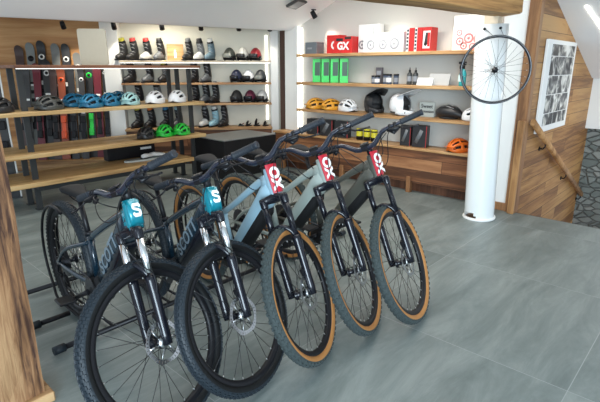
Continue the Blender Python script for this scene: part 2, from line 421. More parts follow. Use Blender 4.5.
MB().box((-0.13,-0.023,0.03),(0.13,-0.018,0.31)).build('picture_print', flat('picture_grey',(0.12,0.12,0.12),0.4,var=0.6,scale=9), t)

# poster
t = thing('poster','tall white-framed poster of black and white photos on the wooden stair wall','poster',(-1.555,5.40,0.82))
z = [(5.374,1.782),(6.42,1.80),(6.60,0.68),(5.44,0.81)]
MB().box((0,0.0,0),(0.03,1.10,0.965),bev=0.004).build('frame', WHT, t)
MB().box((0.028,0.15,0.07),(0.034,1.02,0.92)).build('collage', COLLAGE, t)

# handrail
t = thing('handrail','sloping wooden handrail going down the stair wall','handrail',(-1.5,5.15,0.97))
MB().tube([(0,0,0),(0,3.1,-1.45)],[(0.026,0.034)]*2,12,side=(1,0,0),power=3).build('rail', RAILW, t)
for y in (0.55,1.7,2.8):
    zz = -y*1.45/3.1
    MB().tube([(-0.055,y,zz-0.09),(-0.02,y,zz-0.09),(0,y,zz-0.06),(0,y,zz-0.025)],0.008,8).lathe([(0.0,0),(0.025,0),(0.025,0.008),(0,0.008)],(1,0,0),(-0.06,y,zz-0.09),16).build('bracket', BLACK, t)
t = MB().box((-1.615,5.035,0),(-1.545,5.085,0.985),bev=0.006).build('newel_post', RAILW)
tag(t,'short pale wooden post standing where the stair handrail starts','post')

# big wooden post at the left
t = thing('wooden_post','rough wooden post at the left edge of the picture','post',(-2.25,0.45,0))
pm = MB(); n = 40
random.seed(11)
for i in range(1):
    ring = [(-0.14,-0.16),(-0.05,-0.165),(0.05,-0.165),(0.11,-0.15),(0.115,-0.05),(0.115,0.05),(0.11,0.118),(0.02,0.124),(-0.06,0.124),(-0.14,0.118)]
    zs = [0.0,0.05,0.2,0.4,0.65,0.9,1.2,1.5,1.8,2.1,2.45]
    vs = []
    for z in zs:
        for (x,y) in ring: vs.append((x+random.uniform(-.006,.006), y+random.uniform(-.006,.006), z))
    k = len(ring); fs = [(i*k+j, i*k+(j+1)%k, (i+1)*k+(j+1)%k, (i+1)*k+j) for i in range(len(zs)-1) for j in range(k)]
    pm.add(vs, fs + [list(range(k))[::-1], list(range((len(zs)-1)*k, len(zs)*k))])
pm.build('shaft', POSTW, t)
tag(MB().box((-0.17,-0.19,0),(0.145,0.15,0.05),bev=0.006).build('plinth', PLINTHW, t),'pale wooden plinth')

# ceiling beam
t = thing('ceiling_beam','heavy rough wooden beam crossing the ceiling above the shelves','beam',(-1.785,4.74,1.96))
dr = Vector((-0.31,-1.74,0)).normalized()
Mb = frame((-dr.y,dr.x,0),dr)
Mb = frame((dr.y,-dr.x,0),dr)   # x across towards the stairs, y back along the beam
bm_ = MB(); random.seed(5)
ring = [(0.0,0.0),(0.02,-0.004),(0.25,-0.004),(0.265,0.012),(0.265,0.485),(0.0,0.485)]
vs = []; ys = [0,0.3,0.7,1.2,1.8,2.5,3.2]
for y in ys:
    for (x,z) in ring: vs.append((-x+random.uniform(-.006,.006), y+(0.14*x/0.29 if y == 0 else 0), z+random.uniform(-.005,.005)*(z<.4)))
k = len(ring); fs = [(i*k+j, i*k+(j+1)%k, (i+1)*k+(j+1)%k, (i+1)*k+j) for i in range(len(ys)-1) for j in range(k)]
bm_.add(vs, fs+[list(range(k)), list(range((len(ys)-1)*k, len(ys)*k))[::-1]])
bm_.build('timber', BEAMW, t, M=Mb)

# ------------------------------------------------------------------ white tube column with the display wheel
t = thing('display_column','glossy white half-round display column holding a bicycle wheel','column',(-1.775,4.70,0),rot=(0.024,-0.028,0))
mcol = flat('gloss_white_sheet',(0.80,0.83,0.83),0.16,coat=0.4,var=0.01)
c = MB(); seg = 40; r0, r1 = 0.146, 0.138
d0 = math.atan2(-0.94,0.35)
def arc(r, th, z): return (r*math.cos(d0+th), r*math.sin(d0+th), z)
zs = [0.02,0.05,0.08,0.35,1.0,1.89]
vs = []; T = [(-1.75+3.5*i/seg) for i in range(seg+1)]
for r in (r0,r1):
    for z in zs:
        for th_ in T: vs.append(arc(r, th_, z))
N = seg+1; fs = []; nz_ = len(zs)
def cut(i, j):   # small arched opening low on the front
    return (j == 0 and 6 <= i <= 17) or (j == 1 and 8 <= i <= 15)
for l in range(2):
    for j in range(nz_-1):
        for i in range(seg):
            if cut(i, j): continue
            q = l*nz_*N + j*N + i
            fs.append((q,q+1,q+N+1,q+N))
o_ = nz_*N
for i in range(seg): q = (nz_-1)*N+i; fs.append((q,q+1,o_+q+1,o_+q))
for j in range(nz_-1):
    for i in (0, seg): q = j*N+i; fs.append((q,q+N,o_+q+N,o_+q))
c.add(vs, fs, 0, True); c.build('sheet', mcol, t)
MB().lathe([(0.158,0),(0.163,0.012),(0.158,0.026),(0.132,0.026),(0.132,0.0)],(0,0,1),(0,0,0),40).build('base_ring', WHT, t)
MB().lathe([(0.0,0.0),(0.131,0.0),(0.131,0.012),(0,0.012)],(0,0,1),(0,0,0),32).build('base_plate', flat('brown_board',(0.16,0.09,0.05),0.7), t)
MB().box((-0.06,-0.05,1.86),(0.07,0.05,2.14),bev=0.006).build('head_block', flat('cream_block',(0.66,0.56,0.42),0.6), t)
for dx in (-0.06,0.075):
    p = arc(0.15, dx/0.15, 1.85)
    MB().lathe([(0,0),(0.012,0),(0.012,0.012),(0,0.018)],(p[0],p[1],0),p,12).build('clip', BLACK, t)

# wheel builder ------------------------------------------------------------
SP = {}
def knob_ring(mb, R, rt, rows, n, h, size, mi):
    for (off, ph) in rows:
        al = off
        for k in range(n):
            th = 2*PI*(k+ph)/n
            # position on the tyre cross-section at angle al from the outside
            rr = R - rt + rt*math.cos(al)
            rad = Vector((math.cos(th),0,math.sin(th))); nrm = rad*math.cos(al)+Vector((0,1,0))*math.sin(al)
            tng = Vector((-math.sin(th),0,math.cos(th))); bit = nrm.cross(tng)
            p = rad*rr + Vector((0,1,0))*(rt*math.sin(al))
            a, b = size[0]/2, size[1]/2
            vs = []
            for hh, k2 in ((-0.002,1.0),(h,0.75)):
                for (sx,sy) in ((-1,-1),(1,-1),(1,1),(-1,1)):
                    vs.append(p + tng*(a*sx*k2) + bit*(b*sy*k2) + nrm*hh)
            mb.add(vs, [(4,5,6,7),(0,1,5,4),(1,2,6,5),(2,3,7,6),(3,0,4,7)], mi)
def tyre_mesh(tan):
    key = ('tyre',tan)
    if key in SP: return SP[key]
    mb = MB(); R, rt = 0.368, 0.0275
    prof = []; mis = []
    angs = [-2.45,-2.1,-1.75,-1.4,-1.05,-0.7,-0.35,0,0.35,0.7,1.05,1.4,1.75,2.1,2.45]
    for i, al in enumerate(angs):
        prof.append((R-rt+rt*math.cos(al), rt*math.sin(al)))
        if i: mis.append(1 if abs((angs[i]+angs[i-1])/2) > (1.25 if tan else 1.3) else 0)
    mis.append(0)
    mb.lathe(prof,(0,1,0),(0,0,0),64,closed=True,mis=mis)
    if tan:
        knob_ring(mb,R,rt,[(-0.30,0),(0.30,0.5)],62,0.0045,(0.021,0.013),0)
        knob_ring(mb,R,rt,[(-0.92,0.25),(0.92,0.75)],62,0.0050,(0.020,0.012),0)
    else:
        knob_ring(mb,R,rt,[(0,0),(-0.36,0.5),(0.36,0.5),(-0.72,0),(0.72,0),(-1.08,0.5),(1.08,0.5)],80,0.004,(0.015,0.0085),0)
    SP[key] = mb.mesh('tyre',[RUBG if tan else RUBBER, TAN if tan else flat('black_sidewall',(0.007,0.0075,0.008),0.55,spec=0.25)])
    return SP[key]
def rim_mesh():
    if 'rim' in SP: return SP['rim']
    mb = MB()
    mb.lathe([(0.318,-0.016),(0.322,-0.014),(0.322,0.014),(0.318,0.016),(0.300,0.014),(0.291,0.006),(0.291,-0.006),(0.300,-0.014)],(0,1,0),(0,0,0),64,closed=True)
    SP['rim'] = mb.mesh('rim',BLACK); return SP['rim']
def spokes_mesh():
    if 'spokes' in SP: return SP['spokes']
    mb = MB(); n = 28
    for k in range(n):
        th = 2*PI*k/n; sd = 1 if k % 2 else -1
        hub_th = th + (0.95 if (k//2) % 2 else -0.95)
        h = Vector((0.026*math.cos(hub_th), 0.030*sd, 0.026*math.sin(hub_th)))
        q = Vector((0.293*math.cos(th), 0.002*sd, 0.293*math.sin(th)))
        mb.tube([h,q],0.0014,5,0)
        mb.tube([q, q*0.957+Vector((0,0.002*sd*0.04,0))],0.0026,5,1)
    SP['spokes'] = mb.mesh('spokes',[flat('spoke_black',(0.02,0.02,0.022),0.35,metal=0.5), STEEL]); return SP['spokes']
def hub_mesh():
    if 'hub' in SP: return SP['hub']
    mb = MB()
    mb.lathe([(0.0,-0.056),(0.009,-0.056),(0.009,-0.045),(0.014,-0.044),(0.016,-0.036),(0.028,-0.034),(0.028,-0.028),(0.015,-0.022),(0.015,0.022),(0.028,0.028),(0.028,0.034),(0.016,0.036),(0.014,0.044),(0.009,0.045),(0.009,0.056),(0,0.056)],(0,1,0),(0,0,0),20)
    SP['hub'] = mb.mesh('hub',BGLOSS); return SP['hub']
def rotor_mesh():
    if 'rotor' in SP: return SP['rotor']
    mb = MB(); n = 36; r_out, r_in = 0.092, 0.074
    for k in range(n):
        a, b = 2*PI*k/n, 2*PI*(k+0.72)/n; c = 2*PI*(k+1)/n
        w = 0.003*math.sin(k*2*PI/6)
        pts = lambda r, th, y: (r*math.cos(th), y, r*math.sin(th))
        # braking track with slots between segments
        quad = [(r_in,a),(r_out+w,a),(r_out+w,b),(r_in,b)]
        mb.prism([pts(r,th,0.039) for r,th in quad],(0,0.002,0))
        for (ra,rb) in ((r_in,r_in+0.005),(r_out-0.004+w,r_out+w)):
            mb.prism([pts(ra,b,0.039),pts(rb,b,0.039),pts(rb,c,0.039),pts(ra,c,0.039)],(0,0.002,0))
    for k in range(6):
        a = 2*PI*k/6
        mb.tube([(0.022*math.cos(a),0.040,0.022*math.sin(a)),(0.05*math.cos(a+0.25),0.040,0.05*math.sin(a+0.25)),(0.077*math.cos(a+0.3),0.040,0.077*math.sin(a+0.3))],[(0.004,0.0012)]*3,6,side=(-math.sin(a),0,math.cos(a)))
    mb.lathe([(0.0,0.037),(0.026,0.037),(0.026,0.043),(0.0,0.043)],(0,1,0),(0,0,0),20)
    SP['rotor'] = mb.mesh('brake_rotor',STEEL); return SP['rotor']
def wheel(parent, tan, M=None, rotor=True):
    w = link('wheel', rim_mesh(), parent, M=M)
    tag(link('tyre', tyre_mesh(tan), w), 'knobbly tyre with tan sidewalls' if tan else 'knobbly black tyre')
    link('spokes', spokes_mesh(), w); link('hub', hub_mesh(), w)
    if rotor: tag(link('brake_rotor', rotor_mesh(), w),'steel brake disc')
    return w

# display wheel on the column
wn = Vector((0.36,-0.93,0)).normalized()
t = thing('bicycle_wheel','bare black bicycle wheel hung on the white column','wheel',(-1.687,4.47,1.483))
ang = math.atan2(-wn.x, wn.y)
Mw = Matrix.Rotation(ang,4,'Z') @ Matrix.Scale(0.915,4)
mb = MB(); mb.lathe([(0.328,-0.012),(0.331,-0.010),(0.331,0.010),(0.328,0.012),(0.312,0.010),(0.306,0.004),(0.306,-0.004),(0.312,-0.010)],(0,1,0),(0,0,0),72,closed=True)
mb.build('rim', BGLOSS, t, M=Mw)
link('spokes', spokes_mesh(), t, M=Mw); link('hub', hub_mesh(), t, M=Mw)
for k in range(4):
    pass
hang = MB()
for dx in (-0.06,0.075):
    p = Vector(arc(0.153, dx/0.15, 1.85)) + Vector((-1.775-0.052,4.70-0.044,0)) - Vector((-1.687,4.47,1.483))
    e = Vector((wn.y*-1*dx*0.6, wn.x*dx*0.6, 0.285))
    hang.tube([p, e],0.002,6)
hang.build('hanging_wire', DSTEEL, t)

# ------------------------------------------------------------------ e-bikes
R0 = 0.372
HA = math.radians(66); S_ = Vector((-math.cos(HA),0,math.sin(HA))); N_ = Vector((math.sin(HA),0,math.cos(HA)))
AX = Vector((0,0,R0)); A_ = AX - N_*0.044
RA = Vector((-1.21,0,R0)); BB = Vector((-0.755,0,0.345))
def bez(p0,p1,p2,p3,n=10):
    out = []
    for i in range(n+1):
        t = i/n; out.append(Vector(p0)*(1-t)**3+Vector(p1)*3*t*(1-t)**2+Vector(p2)*3*t*t*(1-t)+Vector(p3)*t**3)
    return out
def arrowS(mb, M, h):
    """angular S mark"""
    w = h*0.62; t_ = h*0.2
    pts = [(0.5,0.33),(0.33,0.5),(-0.33,0.5),(-0.5,0.33),(-0.5,0.12),(-0.3,0.02),(0.22,-0.12),(0.22,-0.24),(-0.22,-0.24),(-0.32,-0.14),(-0.5,-0.2),(-0.5,-0.33),(-0.33,-0.5),(0.33,-0.5),(0.5,-0.33),(0.5,-0.06),(0.3,0.06),(-0.22,0.2),(-0.22,0.26),(0.22,0.26),(0.32,0.16),(0.5,0.2)]
    mb.prism([(x*w,y*h,0) for x,y in pts],(0,0,0.0015),M=M)
def make_bike(name, label, loc, yaw, lean, steer, kind, fm, fm2, tan, TB, BW, BD, RI, saddle_z, fork_len):
    root = link(name, None, None, (loc[0],loc[1],0.0), (math.radians(lean),0,math.radians(yaw)))
    tag(root, label, 'bicycle', 'electric mountain bikes in a row')
    st = math.radians(steer)
    SM = Matrix.Translation(A_) @ Matrix.Rotation(st,4,S_) @ Matrix.Translation(-A_)
    # wheels
    wheel(root, tan, SM @ Matrix.Translation(AX))
    wheel(root, tan, Matrix.Translation(RA))
    # ---- frame
    lo = A_ + S_*fork_len; hi = A_ + S_*(TB-0.045)
    f = MB()
    f.tube([lo, lo+S_*0.02, hi-S_*0.02, hi],[0.031,0.034,0.031,0.029],16)                           # head tube
    dt0 = lo + S_*0.055 - N_*0.01; dt1 = BB + Vector((0.075,0,0.085))
    dd = (dt1-dt0).normalized()
    f.tube([dt0, dt0+dd*0.07, dt0+dd*0.16, dt1-dd*0.1, dt1],[(0.034,0.056),(0.042,0.060),(0.044,0.052),(0.043,0.048),(0.038,0.042)],16,side=(0,1,0),power=3.0)
    stt = Vector((-0.755-0.085,0,0.345+0.285))                                                    # seat tube top
    f.tube([BB+Vector((-0.03,0,0.06)), stt],[(0.019,0.024),(0.0175,0.0185)],12,side=(0,1,0))
    tt0 = hi - S_*0.055 - N_*0.01
    f.tube(bez(tt0, tt0+Vector((-0.12,0,-0.03)), stt+Vector((0.2,0,0.095)), stt+Vector((0.0,0,-0.02)),8),[(0.026,0.034),(0.024,0.028),(0.022,0.024),(0.021,0.021),(0.020,0.019),(0.019,0.018),(0.018,0.018),(0.018,0.018),(0.017,0.018)],12,side=(0,1,0),power=2.6)
    # gusset between top tube and down tube behind the head tube
    f.tube([lo+S_*0.05-N_*0.04, hi-S_*0.03-N_*0.03],[(0.036,0.06),(0.030,0.045)],12,side=(0,1,0),power=2.6)
    for sd in (-1,1):
        f.tube(bez(BB+Vector((-0.04,0.028*sd,0.02)), BB+Vector((-0.16,0.05*sd,0.03)), RA+Vector((0.25,0.066*sd,0.0)), RA+Vector((0.0,0.068*sd,0)),8),[(0.011,0.016)]*9,8,side=(0,1,0))
        f.tube(bez(stt+Vector((0.01,0.014*sd,-0.035)), stt+Vector((-0.10,0.05*sd,-0.09)), RA+Vector((0.12,0.066*sd,0.16)), RA+Vector((0,0.068*sd,0.01)),8),[(0.009,0.012)]*9,8,side=(0,1,0))
        f.lathe([(0,-0.007),(0.022,-0.007),(0.022,0.007),(0,0.007)],(0,1,0),(RA.x,0.068*sd,RA.z),14)
    fr = f.build('frame', fm, root)
    # motor & battery
    m = MB()
    m.tube([BB+Vector((0.10,0,0.085)),BB+Vector((0.05,0,0.02)),BB+Vector((-0.02,0,-0.01)),BB+Vector((-0.07,0,0.03))],[(0.042,0.05),(0.050,0.075),(0.050,0.072),(0.040,0.045)],16,side=(0,1,0),power=3)
    for sd in (-1,1): m.lathe([(0,0),(0.05,0),(0.046,0.008),(0,0.01)],(0,sd,0),(BB.x+0.02,0.049*sd,BB.z+0.01),24)
    m.build('motor', MATTE, root)
    nrm = Vector((dd.z,0,-dd.x));  nrm = nrm if nrm.x > 0 else -nrm                               # forward-down normal
    b = MB(); p0 = dt0+dd*0.12+nrm*0.046; p1 = dt1-dd*0.03+nrm*0.040
    b.tube([p0, p0+dd*0.03, p1-dd*0.03, p1],[(0.030,0.014),(0.039,0.032),(0.040,0.036),(0.037,0.030)],16,side=(0,1,0),power=3.5)
    b.build('battery', BGLOSS if kind == 's' else MATTE, fr)
    # cranks, pedals, chainring, cassette, chain, derailleur
    ca = 0.5
    for sd, a in ((1,ca),(-1,ca+PI)):
        cr = MB()
        e = BB + Vector((0.168*math.cos(a), 0.085*sd, 0.168*math.sin(a)))
        c0 = BB + Vector((0,0.070*sd,0))
        cr.tube([c0, BB+Vector((0.05*math.cos(a),0.078*sd,0.05*math.sin(a))), e],[(0.016,0.010),(0.013,0.009),(0.013,0.008)],10,side=(math.sin(a),0,-math.cos(a)))
        cro = cr.build('crank', BLACK, root)
        e = BB + Vector((0.168*math.cos(a), 0.145*sd, 0.168*math.sin(a)))
        p = MB().box((e.x-0.05,e.y-0.045,e.z-0.008),(e.x+0.05,e.y+0.045,e.z+0.008),bev=0.005)
        p.tube([(e.x,e.y-0.06*sd,e.z),(e.x,e.y+0.04*sd,e.z)],0.007,8)
        p.build('pedal', BLACK, cro)
    cg = MB(); rr = 0.072
    pts = []
    for k in range(68):
        a = 2*PI*k/68; r = rr + (0.004 if k % 2 else -0.001)
        pts.append((BB.x+r*math.cos(a), -0.058, BB.z+r*math.sin(a)))
    cg.prism(pts,(0,0.003,0)); cg.build('chainring', DSTEEL, root)
    cs = MB(); prof = []
    for k, r in enumerate((0.095,0.084,0.074,0.065,0.057,0.049,0.042,0.036,0.030,0.025,0.022)):
        h = 0.030+0.0032*k; prof += [(r,h),(r,h+0.0016),(r-0.008,h+0.0017),(r-0.008,h+0.0031)]
    cs.lathe([(0.02,0.029)]+prof+[(0.012,0.066)],(0,-1,0),RA,40,smooth=False); cs.build('cassette', DSTEEL, root)
    ch = MB()
    ch.tube([BB+Vector((0,-0.057,rr+0.003)), RA+Vector((0,-0.052,0.047))],[(0.003,0.005)]*2,6,side=(0,1,0))
    ch.tube([BB+Vector((0,-0.057,-rr-0.003)), RA+Vector((0.04,-0.055,-0.145))],[(0.003,0.005)]*2,6,side=(0,1,0))
    ch.tube([RA+Vector((0.045,-0.056,-0.140)), RA+Vector((0.03,-0.056,-0.05)), RA+Vector((0.045,-0.054,0.0))],[(0.003,0.005)]*3,6,side=(0,1,0))
    ch.build('chain', DSTEEL, root)
    de = MB()
    de.tube([RA+Vector((0,-0.075,-0.01)),RA+Vector((0.0,-0.085,-0.055)),RA+Vector((0.03,-0.066,-0.075))],0.011,8)
    de.tube([RA+Vector((0.03,-0.062,-0.065)),RA+Vector((0.045,-0.06,-0.145))],[(0.005,0.016)]*2,8,side=(0,1,0))
    for q in ((0.03,-0.07),(0.045,-0.142)): de.lathe([(0,-0.004),(0.017,-0.004),(0.017,0.004),(0,0.004)],(0,1,0),RA+Vector((q[0],-0.056,q[1])),14)
    de.build('derailleur', BLACK, root)
    # seat post + saddle
    sp = MB(); top = Vector((-0.93,0,saddle_z-0.03))
    sp.tube([stt+Vector((0,0,-0.02)), top],0.0145,12)
    sp.lathe([(0.017,0),(0.023,0),(0.023,0.018),(0.017,0.018)],tuple((top-stt).normalized()),stt,14)
    spo = sp.build('seat_post', BLACK, root)
    sa = MB(); secs = []
    cx = -0.93
    prof = [(0.155,0.010,0.010,-0.012),(0.14,0.020,0.016,-0.006),(0.09,0.024,0.018,-0.002),(0.03,0.034,0.019,0.0),(-0.03,0.052,0.019,0.004),(-0.08,0.068,0.019,0.010),(-0.115,0.066,0.017,0.015),(-0.13,0.045,0.010,0.016)]
    sa.tube([(cx+x,0,saddle_z+dz) for (x,w_,h,dz) in prof],[(w_,h) for (x,w_,h,dz) in prof],16,side=(0,1,0),power=2.4)
    for sd in (-1,1): sa.tube([(cx+0.11,0.012*sd,saddle_z-0.014),(cx+0.05,0.022*sd,saddle_z-0.034),(cx-0.03,0.022*sd,saddle_z-0.034),(cx-0.10,0.035*sd,saddle_z-0.004)],0.0035,6)
    sa.build('saddle', MATTE, root)
    # ---- fork (steers)
    fk = MB(); crown = A_ + S_*(fork_len-0.01); lat = 0.064
    off = N_*0.044
    for sd in (-1,1):
        base = AX + Vector((0,lat*sd,0)); axl = base + S_*-0.012
        topl = base + S_*(fork_len*0.58)
        fk.tube([axl, base+S_*0.03, base+S_*0.10, topl-S_*0.02, topl],[(0.018,0.022),(0.021,0.023),(0.020,0.022),(0.022,0.024),(0.022,0.024)],14,side=(0,1,0))
        fk.lathe([(0,-0.012),(0.014,-0.012),(0.014,0.014),(0,0.014)],(0,1,0),base,14)
    a_ = AX + S_*(fork_len*0.56)
    arch = [a_+Vector((0,lat,0))]+[a_+Vector((0,lat*math.cos(t_),0))+S_*(0.075*math.sin(t_))+N_*(0.030*math.sin(t_)) for t_ in [PI*k/10 for k in range(1,10)]]+[a_+Vector((0,-lat,0))]
    fk.tube(arch,[(0.012,0.014)]*len(arch),10)
    fko = fk.build('fork', BGLOSS, root, M=SM)
    stn = CHROME if kind == 's' else BGLOSS
    for sd in (-1,1):
        base = AX + Vector((0,lat*sd,0))
        q = MB().tube([base+S_*(fork_len*0.55), base+S_*(fork_len-0.015)],0.0172,16)
        q = q.build('stanchion', stn, fko)
        if kind == 's': q['label'] = 'polished silver fork tube'
    cw = MB()
    cc = AX + S_*(fork_len-0.012)
    cw.tube([cc+Vector((0,lat+0.012,0)),cc+Vector((0,lat*0.7,0))+S_*0.004,cc-N_*0.03+S_*0.008,cc+Vector((0,-lat*0.7,0))+S_*0.004,cc+Vector((0,-lat-0.012,0))],[(0.018,0.022),(0.018,0.022),(0.016,0.030),(0.018,0.022),(0.018,0.022)],12)
    for sd in (-1,1): cw.lathe([(0.020,-0.03),(0.0215,0.0),(0.020,0.014),(0.012,0.018),(0,0.018)],tuple(S_),cc+Vector((0,lat*sd,0)),16)
    cw.build('fork_crown', BGLOSS, fko)
    cal = AX + Vector((-0.045,lat-0.01,0.095))
    MB().box((cal.x-0.02,cal.y-0.022,cal.z-0.035),(cal.x+0.018,cal.y+0.016,cal.z+0.03),bev=0.006).build('brake_caliper', BLACK, fko)
    # ---- cockpit (steers)
    cl = A_ + S_*TB + N_*0.05; pst = A_ + S_*TB
    sm = MB(); sm.tube([A_+S_*(TB-0.05), A_+S_*(TB+0.025)],0.0195,14)
    sm.tube([pst-N_*0.012, pst+N_*0.02, cl+N_*0.016],[(0.020,0.022),(0.018,0.018),(0.022,0.021)],12,side=(0,1,0),power=3)
    sm.build('stem', BLACK, root, M=SM)
    hb = MB(); pth = []; rad = []
    def barpt(y):
        a = abs(y); u_ = min(1,max(0,(a-0.04)/(BW*0.42-0.04))); u_ = u_*u_*(3-2*u_)
        return Vector((cl.x - 0.07*max(0,(a-0.05))/(BW-0.05), y, cl.z + RI*u_))
    ysr = [-BW,-BW*0.8,-BW*0.62,-BW*0.46,-BW*0.38,-BW*0.3,-BW*0.22,-BW*0.16,-0.04,0,0.04,BW*0.16,BW*0.22,BW*0.3,BW*0.38,BW*0.46,BW*0.62,BW*0.8,BW]
    for y in ysr: pth.append(barpt(y)); rad.append(0.0165 if abs(y) < 0.06 else 0.0165-0.004*min(1,(abs(y)-0.06)/(BW*0.3)))
    hb.tube(pth, rad, 12); hbo = hb.build('handlebar', flat('bar_blue_black',(0.015,0.018,0.032),0.22,coat=0.5), root, M=SM)
    for sd in (-1,1):
        g = MB(); y0, y1 = (BW-0.13)*sd, (BW+0.004)*sd
        g.tube([barpt(y0), barpt(y0+0.008*sd), barpt(y0+0.012*sd), barpt(y1-0.012*sd), barpt(y1-0.01*sd), barpt(y1)],[0.0185,0.0185,0.0165,0.0165,0.0180,0.0175],14)
        for k in range(9): 
            yy = y0+(0.018+0.011*k)*sd; g.tube([barpt(yy),barpt(yy+0.005*sd)],0.0175,14)
        g.build('grip', GRIP, hbo)
        lv = MB(); yc = (BW-0.165)*sd; c_ = barpt(yc)
        lv.tube([barpt(yc-0.008*sd),barpt(yc+0.008*sd)],0.0165,12)
        m0 = c_+Vector((0.028,-0.03*sd,-0.012)); m1 = c_+Vector((0.034,0.03*sd,-0.014))
        lv.tube([m0-Vector((0,0.02*sd,0)),m0,m1],[0.007,0.011,0.010],10)
        lv.tube([c_,c_+Vector((0.03,0,-0.012))],0.009,8)
        lv.tube([m1, m1+Vector((0.018,0.03*sd,-0.012)), m1+Vector((0.016,0.085*sd,-0.020)), m1+Vector((0.024,0.115*sd,-0.02))],[(0.008,0.005),(0.006,0.004),(0.0065,0.004),(0.007,0.005)],8)
        lv.build('brake_lever', BLACK, hbo)
        sh = MB(); ys_ = (BW-0.195)*sd; c2 = barpt(ys_)
        sh.tube([c2+Vector((0,-0.007*sd,0)),c2+Vector((0,0.007*sd,0))],0.016,10)
        sh.tube([c2+Vector((0.012,0,-0.02)),c2+Vector((0.02,0.014*sd,-0.036)),c2+Vector((-0.012,0.035*sd,-0.036))],[0.014,0.012,0.006],8)
        sh.build('shifter', BLACK, hbo)
        cb = MB(); stt_ = m0-Vector((0,0.03*sd,0))
        SI = SM.inverted()
        e_ = lo+S_*0.10+Vector((-0.045,0.040*sd,0)); end = SI @ e_; c1 = SI @ (e_+Vector((0.10,0.10*sd,0.05)))
        e_ = lo+S_*0.05+Vector((-0.065,0.046*sd,0)); end2 = SI @ e_; c2_ = SI @ (e_+Vector((0.11,0.12*sd,-0.02)))
        cb.tube(bez(stt_, stt_+Vector((0.10,-0.06*sd,0.02)), c1, end, 14),0.0026,6)
        cb.tube(bez(c2+Vector((0.02,-0.01*sd,-0.02)), c2+Vector((0.09,-0.05*sd,-0.04)), c2_, end2, 14),0.0024,6)
        if sd == 1:
            e3 = cal+Vector((0,0.0,0.03))
            cb.tube(bez(stt_+Vector((0,0,-0.01)), stt_+Vector((0.12,-0.14,-0.05)), AX+Vector((-0.02,lat+0.06,0.42)), AX+S_*0.30+Vector((0.0,lat+0.026,0)),14)+bez(AX+S_*0.30+Vector((0.0,lat+0.026,0)),AX+S_*0.2+Vector((-0.02,lat+0.026,0)),e3+Vector((0,0.02,0.05)),e3,6)[1:],0.0026,6)
        cb.build('cable', BLACK, hbo)
    MB().box((cl.x-0.028,-0.03,cl.z+0.018),(cl.x+0.012,0.03,cl.z+0.03),bev=0.006).build('display', BLACK, hbo)
    # ---- badge on the head tube
    bc = A_ + S_*BD + N_*(0.033 if kind == 'x' else 0.040)
    Mbd = frame((0,1,0), S_, o=bc)       # local x = bike's left, y up the tube, z forward
    if kind == 'x':
        pl = MB(); w_, h_ = 0.036, 0.078
        prof = []
        nseg = 8; vs = []
        for zo in (0.0,0.005):
            for j in range(2):
                for i in range(nseg+1):
                    u_ = -1+2*i/nseg
                    taper = 1.0 if j else 0.85
                    vs.append((u_*w_*taper, (-h_,h_)[j], 0.004-0.012*u_*u_+zo))
        k = nseg+1; fs = []
        for i in range(nseg):
            fs.append((i,i+1,k+i+1,k+i)); fs.append((2*k+i,2*k+i+1,3*k+i+1,3*k+i))
            fs.append((i,i+1,2*k+i+1,2*k+i)); fs.append((k+i,k+i+1,3*k+i+1,3*k+i))
        fs += [(0,k,3*k,2*k),(nseg,k+nseg,3*k+nseg,2*k+nseg)]
        pl.add([Mbd @ Vector(v) for v in vs], fs, 0, False)
        po = pl.build('number_plate', REDP, fr); po['label'] = 'red plate with white letters'
        Mt = Mbd @ Matrix.Translation((0,0,0.0085)) @ Matrix.Rotation(-PI/2,4,'Z')
        lettering('OX', 0.080, WHT, Mt, po, bold=0.004)
    else:
        ht = MB(); ht.tube([lo+S_*0.004, lo+S_*0.03, hi-S_*0.02, hi+S_*0.002],[0.035,0.0375,0.0345,0.0325],18)
        ht.tube([lo+S_*0.03-N_*0.03, hi-S_*0.03-N_*0.03],[(0.0375,0.050),(0.0325,0.040)],14,side=(0,1,0),power=2.6)
        ho = ht.build('head_tube', fm2, fr); ho['label'] = 'turquoise head tube'
        pl = MB(); pl.tube([bc-S_*0.055-N_*0.012, bc-N_*0.010, bc+S_*0.055-N_*0.012],[(0.030,0.012),(0.033,0.014),(0.031,0.012)],14,side=(0,1,0),power=2.6)
        po = pl.build('head_badge', fm2, fr); po['label'] = 'turquoise head tube panel with a white emblem'
        em = MB(); arrowS(em, Mbd @ Matrix.Translation((0.004,0.008,0.0055)), 0.062); em.build('emblem', WHT, po)
        # letters down the side of the down tube
        for sd in (1,-1):
            mid = (dt0+dt1)/2 + Vector((0,0.0448*sd,0)) + dd*0.02
            xd = dd if sd == 1 else -dd; Ml = frame(xd, Vector((0,sd,0)).cross(xd), o=mid)
            lettering('SCOTT', 0.098, flat('frame_letter_grey',(0.16,0.21,0.25),0.4), Ml, fr, bold=0.002)
    return root
NAVY = flat('midnight_teal_frame',(0.006,0.020,0.034),0.25,coat=0.5,var=0.15,scale=6)
TEAL = flat('turquoise_panel',(0.01,0.26,0.34),0.22,metal=0.3,coat=0.6,var=0.1)
SKY = flat('pale_blue_frame',(0.30,0.46,0.55),0.32,coat=0.4,var=0.03)
SAGE = flat('sage_grey_frame',(0.33,0.38,0.35),0.35,coat=0.3,var=0.03)
OLIVE = flat('olive_black_frame',(0.075,0.075,0.062),0.4,coat=0.3,var=0.05)
kS = dict(kind='s', fm=NAVY, fm2=TEAL, tan=False, TB=.68, BW=.36, BD=.575, RI=.035, saddle_z=0.845, fork_len=0.50)
kX = dict(kind='x', fm2=REDP, tan=True, TB=.735, BW=.385, BD=.628, RI=.065, saddle_z=0.93, fork_len=0.53)
make_bike('electric_bike','dark teal electric bike with silver fork tubes, nearest the wooden post',(-1.632,.94),-3.4,-.8,-76.3,**kS)
